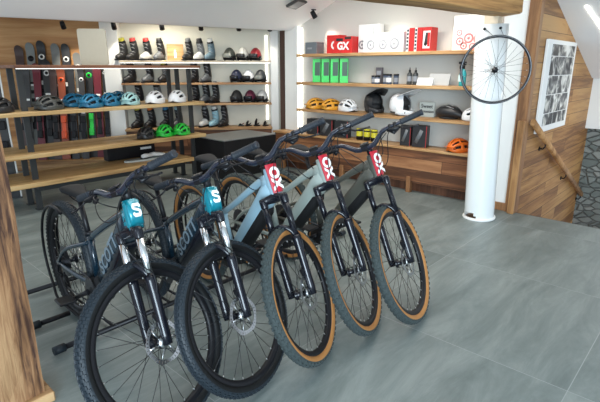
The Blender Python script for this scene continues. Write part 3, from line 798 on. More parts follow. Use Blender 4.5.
make_bike('electric_bike','dark teal electric bike with silver fork tubes, beside the pale blue bike',(-1.553,1.328),-6.9,.9,-71.7,**kS)
make_bike('electric_bike','pale blue electric bike with red plate and tan-walled tyres',(-1.479,1.711),-7.8,2.5,-60.8,fm=SKY,**kX)
make_bike('electric_bike','sage grey electric bike with red plate, between the pale blue and olive bikes',(-1.449,2.134),-6.5,3.3,-62.8,fm=SAGE,**kX)
make_bike('electric_bike','dark olive electric bike with red plate, last of the row towards the column',(-1.305,2.435),-6.3,2.3,-70.8,fm=OLIVE,**kX)

# floor stand
t = thing('bike_stand','black tubular floor stand holding the rear wheels of the bikes','stand',(-2.66,1.9,0))
MB().tube([(0.19,-1.12,0.035),(0.19,1.35,0.035)],0.016,10).build('rail', BLACK, t)
MB().tube([(-0.66,-1.12,0.035),(-0.66,1.45,0.035)],0.016,10).build('rail', BLACK, t)
MB().tube([(-0.17,-1.12,0.035),(-0.17,-0.94,0.035)],0.016,10).build('rail', BLACK, t)
for (x,y) in ((0.19,-1.14),(-0.17,-1.14),(-0.66,-1.14),(0.19,1.37),(-0.66,1.47)):
    MB().tube([(x,y-0.03,0.035),(x,y+0.03,0.035)],0.024,12).build('foot_cap', RUBBER, t)
for (ox,oy,yw) in ((-1.632,.94,-3.4),(-1.553,1.328,-6.9),(-1.479,1.711,-7.8),(-1.449,2.134,-6.5),(-1.305,2.435,-6.3)):
    cy, sy_ = math.cos(math.radians(yw)), math.sin(math.radians(yw))
    for sd in (-1,1):
        pts = []
        for k in range(15):
            a = math.radians(72+148*k/14); r = 0.35
            lx, ly, lz = -1.21+r*math.cos(a), 0.045*sd, R0+r*math.sin(a)
            pts.append(Vector((ox+lx*cy-ly*sy_+2.66, oy+lx*sy_+ly*cy-1.9, lz)))
        pts.append(Vector((pts[-1].x+0.03, pts[-1].y, 0.06))); pts.append(Vector((pts[-1].x+0.06, pts[-1].y, 0.035))); pts.append(Vector((0.19, pts[-1].y, 0.035)))
        MB().tube(pts,0.0085,8).build('hoop', BLACK, t)

# ------------------------------------------------------------------ display rack
t = thing('display_rack','long wooden tiered rack on dark metal uprights behind the bikes','rack',(-5.6,2.6,0))
def rk(lo, hi): return [lo[0]+5.6,lo[1]-2.6,lo[2]],[hi[0]+5.6,hi[1]-2.6,hi[2]]
for nm, lo, hi, mt in (('bench_plank',(-5.95,0.9,0.285),(-5.30,3.66,0.335),OAK_Y),('shelf',(-5.98,0.9,0.590),(-5.30,3.88,0.635),OAK_Y),('shelf',(-5.98,0.9,1.025),(-5.30,3.88,1.065),OAK_Y),('shelf',(-6.0,1.64,1.497),(-5.32,3.86,1.53),DARKY)):
    lo, hi = rk(lo,hi); MB().box(lo,hi,bev=0.004).build(nm, mt, t)
for y in (1.72,3.77):
    for x in (-5.47,-5.75,-5.96):
        if x == -5.96 and y < 2: continue
        p = MB()
        lo, hi = rk((x-0.014,y-0.03,0.0),(x+0.014,y+0.03,1.497)); p.box(lo,hi,bev=0.003)
        lo, hi = rk((x-0.04,y-0.04,0.0),(x+0.04,y+0.04,0.006)); p.box(lo,hi)
        p.build('upright', GUN, t)
lo, hi = rk((-5.355,1.66,1.490),(-5.340,3.85,1.4965)); MB().box(lo,hi).build('led_strip', LEDS, t)
for y in (1.72,3.6):
    lo, hi = rk((-5.9,y-0.025,0.25),(-5.35,y+0.025,0.284)); MB().box(lo,hi).build('cross_bar', GUN, t)

lo, hi = rk((-5.52,1.74,0.20),(-5.46,3.6,0.284)); MB().box(lo,hi).build('cross_bar', GUN, t)
# counter
t = thing('display_counter','big black display block with a grey top at the end of the rack','counter',(-5.375,4.46,0))
MB().box((-0.345,-0.49,0),(0.345,0.49,0.535),bev=0.004).build('body', MATTE, t)
MB().box((-0.345,-0.49,0.5355),(0.345,0.49,0.55),bev=0.003).build('top', flat('grey_laminate',(0.20,0.205,0.20),0.45), t)

# ------------------------------------------------------------------ helmets
def helmet_shell(L, W, H, vents, nt=20, na=26):
    """open-vented shell: longitudinal ribs; origin at base centre, front = +x"""
    mb = MB(); vs = []; idx = {}
    def P(i, j, k):
        u_ = -1+2*i/nt; a = -PI*0.56 + PI*1.12*j/(na-1)
        x = math.sin(u_*PI/2); prof = math.cos(u_*PI/2)**0.72 if abs(u_) < 1 else 0.0
        tail = 1.0+0.08*max(0,-x)
        r = 1.0*k
        z = H*(math.cos(a)*prof)*r*0.86 + H*0.14 + (0.10*H*max(0,-x) if a == 0 else 0)
        return (L/2*x*tail*(0.3+0.7*r), W/2*math.sin(a)*prof*r*(1.0), max(z,0.0))
    faces = []
    for i in range(nt):
        for j in range(na-1):
            if vents and 3 <= j <= na-5 and (j-3) % 4 in (1,2):
                if 12 <= i <= 16 or 5 <= i <= 9: continue
                if (j-3)//4 % 2 and i in (10,): continue
            faces.append((i,j))
    vid = {}
    def vi(i,j,l):
        k = (i,j,l)
        if k not in vid: vid[k] = len(vs); vs.append(P(i,j,1.0 if l == 0 else 0.90))
        return vid[k]
    fs = []; fset = set(faces)
    for (i,j) in faces:
        fs.append((vi(i,j,0),vi(i+1,j,0),vi(i+1,j+1,0),vi(i,j+1,0)))
        fs.append((vi(i,j,1),vi(i,j+1,1),vi(i+1,j+1,1),vi(i+1,j,1)))
        for (di,dj,e) in ((-1,0,((i,j),(i,j+1))),(1,0,((i+1,j),(i+1,j+1))),(0,-1,((i,j),(i+1,j))),(0,1,((i,j+1),(i+1,j+1)))):
            if (i+di,j+dj) not in fset and 0 <= i+di < nt:
                fs.append((vi(*e[0],0),vi(*e[1],0),vi(*e[1],1),vi(*e[0],1)))
    mb.add(vs, fs, 0, True)
    return mb
def dome(mb, L, W, H, z0=0.0, n=14, m=7, mi=0):
    vs = []; fs = []
    for j in range(m+1):
        a = PI/2*j/m
        for k in range(n):
            th = 2*PI*k/n; vs.append((L/2*math.cos(a)*math.cos(th), W/2*math.cos(a)*math.sin(th), z0+H*math.sin(a)))
    for j in range(m):
        for k in range(n): fs.append((j*n+k,j*n+(k+1)%n,(j+1)*n+(k+1)%n,(j+1)*n+k))
    fs.append(list(range(n))[::-1])
    mb.add(vs, fs, mi, True); return mb
LINER = flat('helmet_liner',(0.014,0.015,0.017),0.8)
HC = {}
def helmet(label, color, loc, rz, group, style='vent', L=0.285, W=0.205, H=0.155, cat='helmet', second=None, name='bike_helmet'):
    t = thing(name, label, cat, loc, rz, group)
    key = (style, color.name, L)
    if key not in HC:
        d = {}
        if style in ('vent','vent2'):
            d['shell'] = helmet_shell(L,W,H,1 if style == 'vent' else 2).mesh('shell', color)
            d['liner'] = dome(MB(),L*0.84,W*0.80,H*0.80,0.004).mesh('liner', LINER)
            d['strap'] = MB().tube(bez((0.05,W*0.40,0.02),(0.06,W*0.4,-0.0),(0.02,W*0.2,0.006),(-0.02,0.02,0.006)),[(0.006,0.0015)]*11,6).tube(bez((0.05,-W*0.40,0.02),(0.06,-W*0.4,-0.0),(0.02,-W*0.2,0.006),(-0.02,0.0,0.006)),[(0.006,0.0015)]*11,6).mesh('strap', BLACK)
            d['visor'] = MB().tube([(L*0.40,-W*0.36,H*0.36),(L*0.52,-W*0.2,H*0.42),(L*0.56,0,H*0.45),(L*0.52,W*0.2,H*0.42),(L*0.40,W*0.36,H*0.36)],[(0.022,0.003)]*5,8,side=(1,0,0)).mesh('visor', second or color)
        elif style == 'aero':
            mb = MB()
            pr = [(0.16,0.012,0.03,0.05),(0.14,0.06,0.055,0.055),(0.08,0.095,0.075,0.07),(0.0,0.105,0.08,0.08),(-0.08,0.095,0.068,0.075),(-0.14,0.06,0.045,0.062),(-0.19,0.02,0.02,0.04),(-0.215,0.006,0.008,0.03)]
            mb.tube([(x,0,z) for x,w,h,z in pr],[(w,h) for x,w,h,z in pr],20,side=(0,1,0)); d['shell'] = mb.mesh('shell', color)
            v = MB()
            for k in (-1,0,1): v.tube([(0.10,0.045*k,0.139-0.012*abs(k)),(0.0,0.06*k,0.163-0.014*abs(k)),(-0.1,0.045*k,0.135-0.01*abs(k))],[(0.009,0.004)]*3,8)
            d['vent_trim'] = v.mesh('vent_trim', second or STEEL)
            d['liner'] = dome(MB(),0.24,0.16,0.05,0.003).mesh('liner', LINER)
        elif style == 'ski':
            mb = MB(); dome(mb,0.27,0.215,0.165,0.055,20,8)
            mb.lathe([(0.0,0),(0.001,0),(0.001,0.001)],(0,0,1),(0,0,0.05),6)
            d['shell'] = mb.mesh('shell', color)
            e = MB()
            for sd in (-1,1): e.tube([(0.035,0.098*sd,0.075),(0.02,0.100*sd,0.03),(0.01,0.09*sd,0.004)],[(0.05,0.014),(0.045,0.016),(0.025,0.012)],12,side=(1,0,0))
            e.tube([(0.10,0.07,0.03),(-0.11,0.07,0.03),(-0.13,0,0.03),(-0.11,-0.07,0.03),(0.10,-0.07,0.03)],[(0.012,0.02)]*5,8)
            d['ear_pad'] = e.mesh('ear_pad', BLACK)
            g = MB(); g.tube([(0.105,-0.085,0.085),(0.135,-0.05,0.085),(0.142,0,0.085),(0.135,0.05,0.085),(0.105,0.085,0.085)],[(0.010,0.030),(0.014,0.036),(0.014,0.036),(0.014,0.036),(0.010,0.030)],10)
            d['brim'] = g.mesh('brim', second or BGLOSS)
        elif style == 'full':
            mb = MB()
            # back shell
            vs = []; fs = []; n = 20; m = 10
            for j in range(m+1):
                ph = -0.55+ (PI/2+0.55)*j/m
                for k in range(n+1):
                    th = 0.62 + (2*PI-1.24)*k/n
                    if ph > 0.62: th = 0.62*(1-(ph-0.62)/0.95) + (2*PI-1.24*(1-(ph-0.62)/0.95))*k/n
                    vs.append((0.145*math.cos(ph)*math.cos(th)-0.01, 0.118*math.cos(ph)*math.sin(th), 0.135+0.135*math.sin(ph) - (0.02 if ph < 0 else 0)))
            for j in range(m):
                for k in range(n): fs.append((j*(n+1)+k,j*(n+1)+k+1,(j+1)*(n+1)+k+1,(j+1)*(n+1)+k))
            mb.add(vs, fs, 0, True)
            # chin bar
            mb.tube([(0.03,-0.112,0.06),(0.10,-0.095,0.045),(0.165,-0.05,0.038),(0.178,0,0.036),(0.165,0.05,0.038),(0.10,0.095,0.045),(0.03,0.112,0.06)],[(0.012,0.045),(0.013,0.038),(0.015,0.030),(0.016,0.027),(0.015,0.030),(0.013,0.038),(0.012,0.045)],10,side=(0,0.001,0) if False else None)
            d['shell'] = mb.mesh('shell', color)
            v = MB(); v.tube([(0.03,-0.105,0.225),(0.12,-0.085,0.265),(0.23,-0.055,0.31),(0.25,0,0.32),(0.23,0.055,0.31),(0.12,0.085,0.265),(0.03,0.105,0.225)],[(0.03,0.004),(0.035,0.004),(0.03,0.004),(0.03,0.004),(0.03,0.004),(0.035,0.004),(0.03,0.004)],8)
            v.add([(0.03,-0.1,0.232),(0.12,-0.085,0.268),(0.21,-0.055,0.302),(0.21,0.055,0.302),(0.12,0.085,0.268),(0.03,0.1,0.232),(0.03,0,0.262),(0.12,0,0.290),(0.215,0,0.314)],[(0,1,7,6),(1,2,8,7),(6,7,4,5),(7,8,3,4)],0,True)
            d['visor'] = v.mesh('visor', color)
            l = MB(); dome(l,0.255,0.205,0.12,0.125); l.tube([(-0.02,0,0.03),(-0.02,0,0.13)],[(0.10,0.11),(0.10,0.125)],16,side=(0,1,0)); d['liner'] = l.mesh('liner', LINER)
            s2 = MB()
            for sd in (-1,1): s2.tube([(0.09,0.104*sd,0.05),(0.15,0.075*sd,0.042)],[(0.003,0.014)]*2,8)
            d['grille'] = s2.mesh('grille', second or BLACK)
        HC[key] = d
    for nm, me in HC[key].items():
        link(nm, me, t)
    return t
DG = flat('helmet_dark_grey',(0.055,0.058,0.055),0.4); BLU = flat('helmet_petrol_blue',(0.02,0.16,0.29),0.35); MINT = flat('helmet_mint',(0.36,0.60,0.60),0.35)
WHH = flat('helmet_white',(0.80,0.81,0.82),0.28); GRN = flat('helmet_green',(0.02,0.50,0.05),0.35); ORA = flat('helmet_amber',(0.72,0.33,0.03),0.35)
ORR = flat('helmet_orange',(0.80,0.16,0.015),0.35); BKH = flat('helmet_black',(0.018,0.018,0.02),0.38); NVH = flat('helmet_navy',(0.02,0.025,0.06),0.4); MRH = flat('helmet_maroon',(0.10,0.012,0.035),0.35)
GRH = flat('helmet_grey',(0.22,0.23,0.21),0.4); RDH = flat('helmet_red',(0.30,0.02,0.03),0.35)
g = 'bike helmets on the rack'; zz = 1.067; rx = -5.47
helmet('black helmet cut off by the left edge on the upper rack shelf',BKH,(rx,1.50,zz),2.3,g)
helmet('dark grey helmet on the rack in front of the skis',DG,(rx,1.965,zz),-1.1,g,L=0.31,W=0.24)
helmet('blue helmet nearest the dark grey one on the rack',BLU,(-5.70,2.33,zz),-1.3,g)
helmet('blue helmet in the middle of the blue ones on the rack',BLU,(-5.43,2.40,zz),-1.0,g,L=0.30,W=0.23)
helmet('blue helmet beside the mint one on the rack',BLU,(-5.50,2.665,zz),-1.0,g)
helmet('blue helmet half hidden behind the other blue ones on the rack',BLU,(-5.80,2.93,zz),-1.0,g)
helmet('mint green helmet on the rack between blue and white helmets',MINT,(rx,2.905,zz),-0.9,g)
helmet('white helmet beside the mint one on the rack',WHH,(rx,3.245,zz),2.2,g,L=0.30,W=0.22)
helmet('white helmet at the end of the upper rack shelf',WHH,(rx+0.03,3.55,zz),2.2,g,L=0.29,W=0.21)
zz = 0.637
helmet('black helmet beside two green ones on the lower rack shelf',BKH,(rx,3.08,zz),-0.9,g,L=0.30,W=0.22)
helmet('bright green helmet next to the black one on the rack',GRN,(rx,3.34,zz),-1.0,g)
helmet('bright green helmet at the end of the lower rack shelf',GRN,(rx+0.03,3.58,zz),-1.0,g)

# black box, board and shoes on the rack bench
t = thing('storage_box','long black box under the rack shelf, behind the white shoes','box',(-5.9,3.06,0.3355))
MB().box((-0.06,-0.34,0),(0.06,0.34,0.19),bev=0.006).build('body', BLACK, t); MB().box((-0.065,-0.345,0.16),(0.065,0.345,0.195),bev=0.004).build('lid', MATTE, t)
MB().box((0.0605,0.12,0.10),(0.0635,0.28,0.13)).build('label', WHT, t)
t = MB().prism([(x,y,0) for x,y in [(0.09*math.cos(a)*(1 if abs(math.cos(a)) < .9 else 1), 0.40*math.sin(a)) for a in [2*PI*k/28 for k in range(28)]]],(0,0,0.02)).build('snow_skate',flat('board_grey',(0.42,0.46,0.44),0.25),loc=(-5.62,3.22,0.3355),rot=(0,0,0.0))
tag(t,'grey oval board lying on the rack bench','board')
for k,(y,r) in enumerate(((3.16,0.3),(3.30,-0.2))):
    t = thing('shoe',('white cycling shoe on the grey board, nearer the wooden post','white cycling shoe on the grey board, nearer the green helmets')[k],'shoe',(-5.62,y,0.3562),PI/2+r,'white shoes on the board')
    MB().tube([(-0.10,0,0.03),(-0.05,0,0.035),(0.03,0,0.028),(0.09,0,0.02),(0.12,0,0.014)],[(0.028,0.026),(0.033,0.03),(0.036,0.024),(0.034,0.018),(0.012,0.008)],12,side=(0,1,0)).build('upper', WHT, t)
    MB().tube([(-0.12,0,0.006),(0,0,0.005),(0.13,0,0.006)],[(0.03,0.005),(0.036,0.005),(0.028,0.005)],10,side=(0,1,0)).build('sole', BLACK, t)
# beige panel on the top shelf
t = MB(); w_, h_ = 0.33, 0.42; pts = []
for (cx,cz,a0_) in ((w_/2-0.03,h_-0.03,0),(-w_/2+0.03,h_-0.03,PI/2),(-w_/2+0.03,0.03,PI),(w_/2-0.03,0.03,1.5*PI)):
    for k in range(5): a = a0_+PI/2*k/4; pts.append((cx+0.03*math.cos(a),0,cz+0.03*math.sin(a)))
t.prism(pts,(0,0.018,0)); o = t.build('display_board', flat('beige_board',(0.50,0.46,0.36),0.5,var=0.04), loc=(-5.88,2.71,1.5305), rot=(0.04,0,math.radians(47)))
tag(o,'blank beige board with rounded corners standing on the top rack shelf','board')

# ------------------------------------------------------------------ skis
tag(MB().box((-2.3,-0.55,0),(0.0,-0.02,0.15),bev=0.004).build('ski_plinth', wood('plinth_larch',(0.14,0.06,0.025),(0.32,0.17,0.07),(0.48,0.29,0.13),'X'), M=WM),'low wooden plinth on which the skis stand','plinth')
def ski(label, t_, z_top, color, tip, w=0.118, off_top=0.075, off_bot=0.36, graphic=None, tagw=True):
    z0 = 0.152; ln = math.hypot(z_top-z0, off_bot-off_top)
    base = bw(t_, off_bot, z0); topp = bw(t_, off_top, z_top)
    Y = (topp-base).normalized(); M = frame(BE, Y, o=base)     # local x across, y along, z towards viewer(+BN)
    root = link('ski', None, M=M); tag(root, label, 'ski', 'skis against the wooden wall')
    n = 26; vs = []
    for l in (0.0,0.012):
        for i in range(n+1):
            u_ = (0.9*i/14) if i < 14 else 0.9+0.1*math.sin((i-14)/(n-14)*PI/2); y = ln*u_
            hw = w/2*(0.86+0.22*(2*u_-1)**2)
            if u_ > 0.955: hw *= math.sqrt(max(0.0,1-((u_-0.955)/0.045)**2))*0.98+0.02
            zc = 0.05*max(0,(u_-0.90)/0.10)**2
            vs.append((-hw,y,zc+l)); vs.append((hw,y,zc+l))
    k = 2*(n+1); fs = []
    for i in range(n):
        a = 2*i; fs.append((a,a+1,a+3,a+2)); fs.append((k+a,k+a+2,k+a+3,k+a+1))
        fs.append((a,a+2,k+a+2,k+a)); fs.append((a+1,k+a+1,k+a+3,a+3))
    fs += [(0,k,k+1,1),(k-2,k-1,2*k-1,2*k-2)]
    mis = []
    mb = MB()
    mb.add(vs, fs, 0)
    for q,f in enumerate(mb.f):
        pass
    mb.build('board', color, root)
    if tip:
        g_ = MB(); g_.lathe([(0.0,0),(w*0.36,0),(w*0.36,0.001),(0,0.001)],(0,0,1),(0,ln*0.87,0.0125),20); g_.lathe([(0.0,0),(w*0.2,0),(w*0.2,0.002),(0,0.002)],(0,0,1),(0,ln*0.87,0.0125),20,mi=1)
        for kk in range(3): MB().box((-w*0.3,ln*(0.50+0.07*kk),0.0121),(w*0.3,ln*(0.53+0.07*kk),0.0135)).build('stripe', [tip, BLACK][kk%2], root)
        g_.build('graphic', [tip, BLACK], root)
    b = MB(); 
    b.box((-0.034,ln*0.40,0.0125),(0.034,ln*0.40+0.10,0.045),bev=0.006); b.box((-0.034,ln*0.40-0.24,0.0125),(0.034,ln*0.40-0.13,0.06),bev=0.006); b.box((-0.028,ln*0.40-0.13,0.0125),(0.028,ln*0.40,0.022))
    b.build('binding', graphic or BLACK, root)
    if tagw: MB().box((-0.032,ln*0.635,0.0135),(0.032,ln*0.635+0.03,0.0155)).build('price_tag', WHT, root)
c_ = lambda n_,c: flat('ski_'+n_,c,0.3,var=0.15,scale=12)
WP = flat('ski_white',(0.75,0.75,0.72),0.3)
ski('brown-black ski standing farthest left behind the rack',-1.330,1.81,c_('brown',(0.07,0.04,0.035)),None)
ski('grey ski with a dark tip beside the brown-black ski',-1.170,1.85,c_('steel',(0.20,0.21,0.20)),BLACK)
ski('tall black ski with white patterned tip',-1.015,1.88,c_('black',(0.03,0.03,0.032)),WP)
ski('shorter black and white ski in front of the tall patterned one',-0.945,1.61,c_('black',(0.03,0.03,0.032)),WP,off_top=0.17,off_bot=0.44,w=0.12)
ski('plain grey ski left of the beige board, over a glowing patch of wall',-0.815,1.84,c_('plain_grey',(0.17,0.17,0.16)),None)
ski('black ski with white rings near its tip',-0.670,1.84,c_('black',(0.03,0.03,0.032)),WP)
ski('short grey and white ski beside the ringed ski',-0.515,1.71,c_('plain_grey',(0.17,0.17,0.16)),WP)
ski('black ski with a bright green middle',-0.370,1.57,c_('black',(0.03,0.03,0.032)),flat('ski_green',(0.03,0.65,0.08),0.3),graphic=flat('ski_green',(0.03,0.65,0.08),0.3))
ski('dark red ski between the green one and the black and white one',-0.250,1.61,c_('crimson',(0.15,0.018,0.03)),None)
ski('black and white ski next to the white pilaster',-0.135,1.61,c_('black',(0.03,0.03,0.032)),WP,w=0.08)
ski('dark red ski behind the grey helmet',-1.080,1.55,c_('crimson',(0.15,0.018,0.03)),None,off_top=0.20,off_bot=0.47,w=0.11)
ski('orange and black ski standing behind the rack helmets',-0.740,1.50,c_('rust',(0.30,0.07,0.03)),flat('ski_orange',(0.75,0.10,0.03),0.4),graphic=flat('ski_orange',(0.75,0.10,0.03),0.4),off_top=0.20,off_bot=0.47,w=0.11)
ski('charcoal ski in the front layer left of the dark red one behind the grey helmet',-1.235,1.52,c_('charcoal',(0.05,0.05,0.052)),None,off_top=0.20,off_bot=0.47,w=0.10)
ski('dark brown ski in the front layer between the patterned black skis and the orange one',-0.858,1.50,c_('brown',(0.07,0.04,0.035)),None,off_top=0.20,off_bot=0.47,w=0.10)
ski('black ski in the front layer just right of the orange one',-0.600,1.52,c_('black',(0.03,0.03,0.032)),None,off_top=0.20,off_bot=0.47,w=0.10)
ski('dark grey ski in the front layer left of the green-centred one',-0.455,1.50,c_('charcoal',(0.05,0.05,0.052)),WP,off_top=0.20,off_bot=0.47,w=0.09)
# near skis at the left edge, standing behind the rack
def loose_ski(name,label,base,top,w,color,edge,group=None):
    base=Vector(base); top=Vector(top); ln=(top-base).length
    M=frame(Vector((0.55,0.83,0)),(top-base),o=base)
    r=link(name,None,M=M); tag(r,label,'ski',group)
    pts=[(-w/2,0,0),(w/2,0,0),(w*0.44,ln*0.4,0),(w/2,ln*0.92,0),(w*0.3,ln*0.98,0),(0,ln,0),(-w*0.3,ln*0.98,0),(-w/2,ln*0.92,0),(-w*0.44,ln*0.4,0)]
    MB().prism(pts,(0,0,0.014)).build('board',color,r)
    MB().prism([(w*0.40,0.02,-0.001),(w*0.505,0.02,-0.001),(w*0.445,ln*0.4,-0.001),(w*0.505,ln*0.92,-0.001),(w*0.40,ln*0.92,-0.001),(w*0.34,ln*0.4,-0.001)],(0,0,0.017)).build('edge',edge,r)
    MB().box((-0.034,ln*0.40,0.0145),(0.034,ln*0.40+0.10,0.05),bev=0.006).build('binding',BLACK,r); MB().box((-0.034,ln*0.40-0.24,0.0145),(0.034,ln*0.40-0.13,0.06),bev=0.006).build('binding',BLACK,r)
patt = flat('ski_black_flecked',(0.035,0.036,0.038),0.35,var=0.98,scale=14)
loose_ski('ski','wide black flecked ski with a white edge at the far left edge',(-6.17,1.70,0.0),(-6.03,1.80,2.05),0.135,patt,WP)
loose_ski('ski','bright green ski at the far left edge behind the flecked one',(-6.9,1.55,0.0),(-7.1,1.40,1.75),0.11,flat('ski_green',(0.03,0.65,0.08),0.3),BLACK)

# ------------------------------------------------------------------ boots wall shelves
def wallshelf(name,label,lo,hi,mat,M=None,group='wooden wall shelves',led=None):
    o = MB().box(lo,hi,bev=0.003).build(name,mat,M=M) if not led else None
    if led:
        o = link(name,None,M=M if M else Matrix.Identity(4)); MB().box(lo,hi,bev=0.003).build('plank',mat,o); MB().box(*led).build('led_strip',LEDS,o)
    return tag(o,label,'shelf',group)
WALX = wood('boot_shelf_wood',(0.16,0.07,0.03),(0.30,0.15,0.06),(0.46,0.27,0.13),'X')
for zt, lab in ((1.605,'top boot shelf under the row of boots and a wooden plaque'),(1.272,'middle boot shelf with three ski helmets at its right end'),(0.955,'lower boot shelf with a maroon helmet near its right end')):
    wallshelf('wall_shelf',lab,(0.13,-0.29,zt-0.03),(2.43,0.0,zt),WALX if zt < 1.6 else flat('shelf_pale',(0.42,0.36,0.28),0.5),WM,'boot shelves',led=((0.14,-0.285,zt-0.039),(2.42,-0.265,zt-0.0305)) if zt > 1.6 else None)
t = thing('storage_bench','low wooden storage bench under the boot shelves','bench',(0,0,0)); t.matrix_basis = WM
MB().box((0.14,-0.33,0.0),(2.42,-0.01,0.54)).build('body', BENCHW, t); MB().box((0.13,-0.35,0.5405),(2.43,0.0,0.575),bev=0.004).build('bench_top', SHELF_X, t)
tag(MB().box((2.36,-0.012,0.66),(2.40,0.0,2.0), M=WM).build('led_light', LEDS),'upright glowing light strip at the right end of the boot shelves','light')

BC = {}
def boot(label, t_, z, shell, cuff, top, rz=0.0, h=0.33, off=0.15):
    p = bw(t_, off, z+0.001)
    r = thing('ski_boot', label, 'boot', p, BANG-PI/2+rz-0.55, 'ski boots on the wall shelves')
    key = (shell.name,cuff.name,top.name)
    if key not in BC:
        d = {}
        d['sole'] = MB().box((-0.10,-0.038,0),(0.02,0.038,0.028),bev=0.006).box((0.02,-0.036,0),(0.19,0.036,0.022),bev=0.006).mesh('sole', BLACK)
        d['lower_shell'] = MB().tube([(-0.095,0,0.07),(-0.05,0,0.082),(0.03,0,0.078),(0.10,0,0.060),(0.155,0,0.048),(0.178,0,0.040)],[(0.040,0.05),(0.047,0.064),(0.049,0.058),(0.048,0.042),(0.042,0.030),(0.020,0.014)],14,side=(0,1,0),power=2.6).mesh('lower_shell', shell)
        d['cuff'] = MB().tube([(-0.05,0,0.09),(-0.042,0,0.15),(-0.022,0,0.22),(-0.004,0,0.275)],[(0.050,0.062),(0.052,0.066),(0.054,0.066),(0.054,0.062)],14,side=(0,1,0),power=2.6).mesh('cuff', cuff)
        d['liner'] = MB().tube([(-0.004,0,0.268),(0.004,0,0.30),(0.012,0,0.335)],[(0.046,0.052),(0.050,0.056),(0.047,0.050)],14,side=(0,1,0)).mesh('liner', top)
        b = MB()
        for (x,z_,w_) in ((0.075,0.094,0.05),(0.03,0.128,0.05),(0.032,0.185,0.052),(0.048,0.238,0.054)):
            b.tube([(x-0.02,w_*0.92,z_-0.01),(x+0.01,w_*0.6,z_+0.006),(x+0.02,0,z_+0.012),(x+0.01,-w_*0.6,z_+0.006)],[(0.010,0.004)]*4,6)
        d['buckle'] = b.mesh('buckle', flat('buckle_grey',(0.34,0.35,0.36),0.35,metal=0.4))
        s2 = MB().lathe([(0.056,0.0),(0.060,0.006),(0.060,0.026),(0.056,0.032)],(0.28,0,0.96),(-0.004,0,0.262),18); d['power_strap'] = s2.mesh('power_strap', BLACK)
        BC[key] = d
    for nm, me in BC[key].items(): link(nm, me, r)
    r.scale = (0.86,0.84,0.98)
    return r
K = flat('boot_black',(0.02,0.02,0.022),0.35); KW = flat('boot_white',(0.72,0.72,0.70),0.35); KG = flat('boot_grey',(0.13,0.14,0.15),0.35)
KR = flat('boot_red',(0.55,0.035,0.03),0.4); KY = flat('boot_lime',(0.50,0.46,0.03),0.4); KB = flat('boot_blue',(0.02,0.18,0.38),0.4); KO = flat('boot_orange',(0.70,0.18,0.02),0.4)
KL = flat('boot_light_blue',(0.35,0.60,0.70),0.4); KS = flat('boot_slate_blue',(0.12,0.19,0.24),0.4)
z1, z2, z3, z4 = 1.605, 1.272, 0.955, 0.5755
boot('black ski boot with lime top, first on the top boot shelf',0.173,z1,K,K,KY)
boot('black ski boot with a bright red top',0.331,z1,K,K,KR)
boot('white-footed ski boot with a dark red cuff',0.528,z1,KW,K,KR)
boot('dark grey ski boot left of the wooden plaque',0.726,z1,KG,K,K,0.0)
boot('black ski boot just right of the wooden plaque',1.159,z1,K,K,KG)
boot('grey and white ski boot between the black and blue boots',1.33,z1,KW,KG,K)
boot('slate blue and white ski boot on the top boot shelf',1.495,z1,KS,KS,KW)
boot('black ski boot at the left end of the middle boot shelf',0.256,z2,K,K,K,-0.1)
boot('black and silver ski boot on the middle shelf below the red-topped one',0.528,z2,KG,K,K)
boot('black ski boot with lime lining on the middle shelf',0.77,z2,K,KG,KY)
boot('black ski boot on the middle shelf beside the rack upright',1.221,z2,K,K,KG)
boot('slim black ski boot on the middle shelf, nearest the helmets',1.42,z2,KG,K,K)
boot('dark ski boot behind the mint helmet on the lower boot shelf',0.346,z3,K,K,K)
boot('dark ski boot behind the white helmets on the lower boot shelf',0.627,z3,K,KG,K)
boot('black ski boot on the lower shelf just right of the rack upright',1.221,z3,K,K,K)
boot('black and white ski boot on the lower shelf, middle of three',1.385,z3,KG,K,KW)
boot('black ski boot with white toe on the lower shelf, nearest the helmets',1.535,z3,K,K,KG)
boot('black ski boot with lime trim on the bench, left end',0.309,z4,K,K,KY)
boot('black ski boot with an orange top on the bench',0.505,z4,K,K,KO)
boot('black ski boot with a blue top on the bench',0.742,z4,K,K,KB)
boot('grey ski boot with light blue top on the bench behind the upright',0.926,z4,KG,K,KL)
boot('dark ski boot with white foot on the bench beside the counter',1.354,z4,KW,K,KG)
boot('light blue ski boot on the bench',1.511,z4,KL,KL,KW)
boot('plain black ski boot on the bench right of the light blue one',1.661,z4,K,K,K)
# wooden plaque
p = bw(0.949,0.10,z1+0.001)
t = thing('wooden_plaque','wooden plaque with a small white figure among the ski boots','plaque',p,BANG)
MB().box((-0.125,-0.01,0),(0.125,0.012,0.245),bev=0.004).build('board', wood('plaque_wood',(0.33,0.17,0.06),(0.52,0.31,0.13),(0.65,0.43,0.2),'X'), t)
MB().box((-0.018,-0.014,0.04),(0.018,-0.009,0.13),bev=0.002).lathe([(0,-0.004),(0.016,-0.004),(0.016,0.004),(0,0.004)],(0,1,0),(0,-0.012,0.148),14).build('emblem', WHT, t)
g = 'ski helmets on the boot shelves'
def skih(label,t_,z,col,sec=None,rz=0): helmet(label,col,tuple(bw(t_,0.15,z+0.001)),BANG-PI/2-0.5+rz,g,'ski',second=sec,name='ski_helmet').scale = (0.84,0.84,0.9)
skih('black and grey ski helmet, first of three on the top boot shelf',1.788,z1,flat('helmet_black_grey',(0.035,0.04,0.035),0.4),GRH)
skih('black and white ski helmet in the middle of the top boot shelf helmets',2.0,z1,flat('helmet_off_white',(0.45,0.45,0.43),0.4),BKH)
skih('dark red ski helmet at the right end of the top boot shelf',2.20,z1,RDH,BKH)
skih('navy ski helmet on the middle boot shelf',1.884,z2,NVH)
skih('white ski helmet with black front on the middle boot shelf',2.077,z2,WHH,BKH)
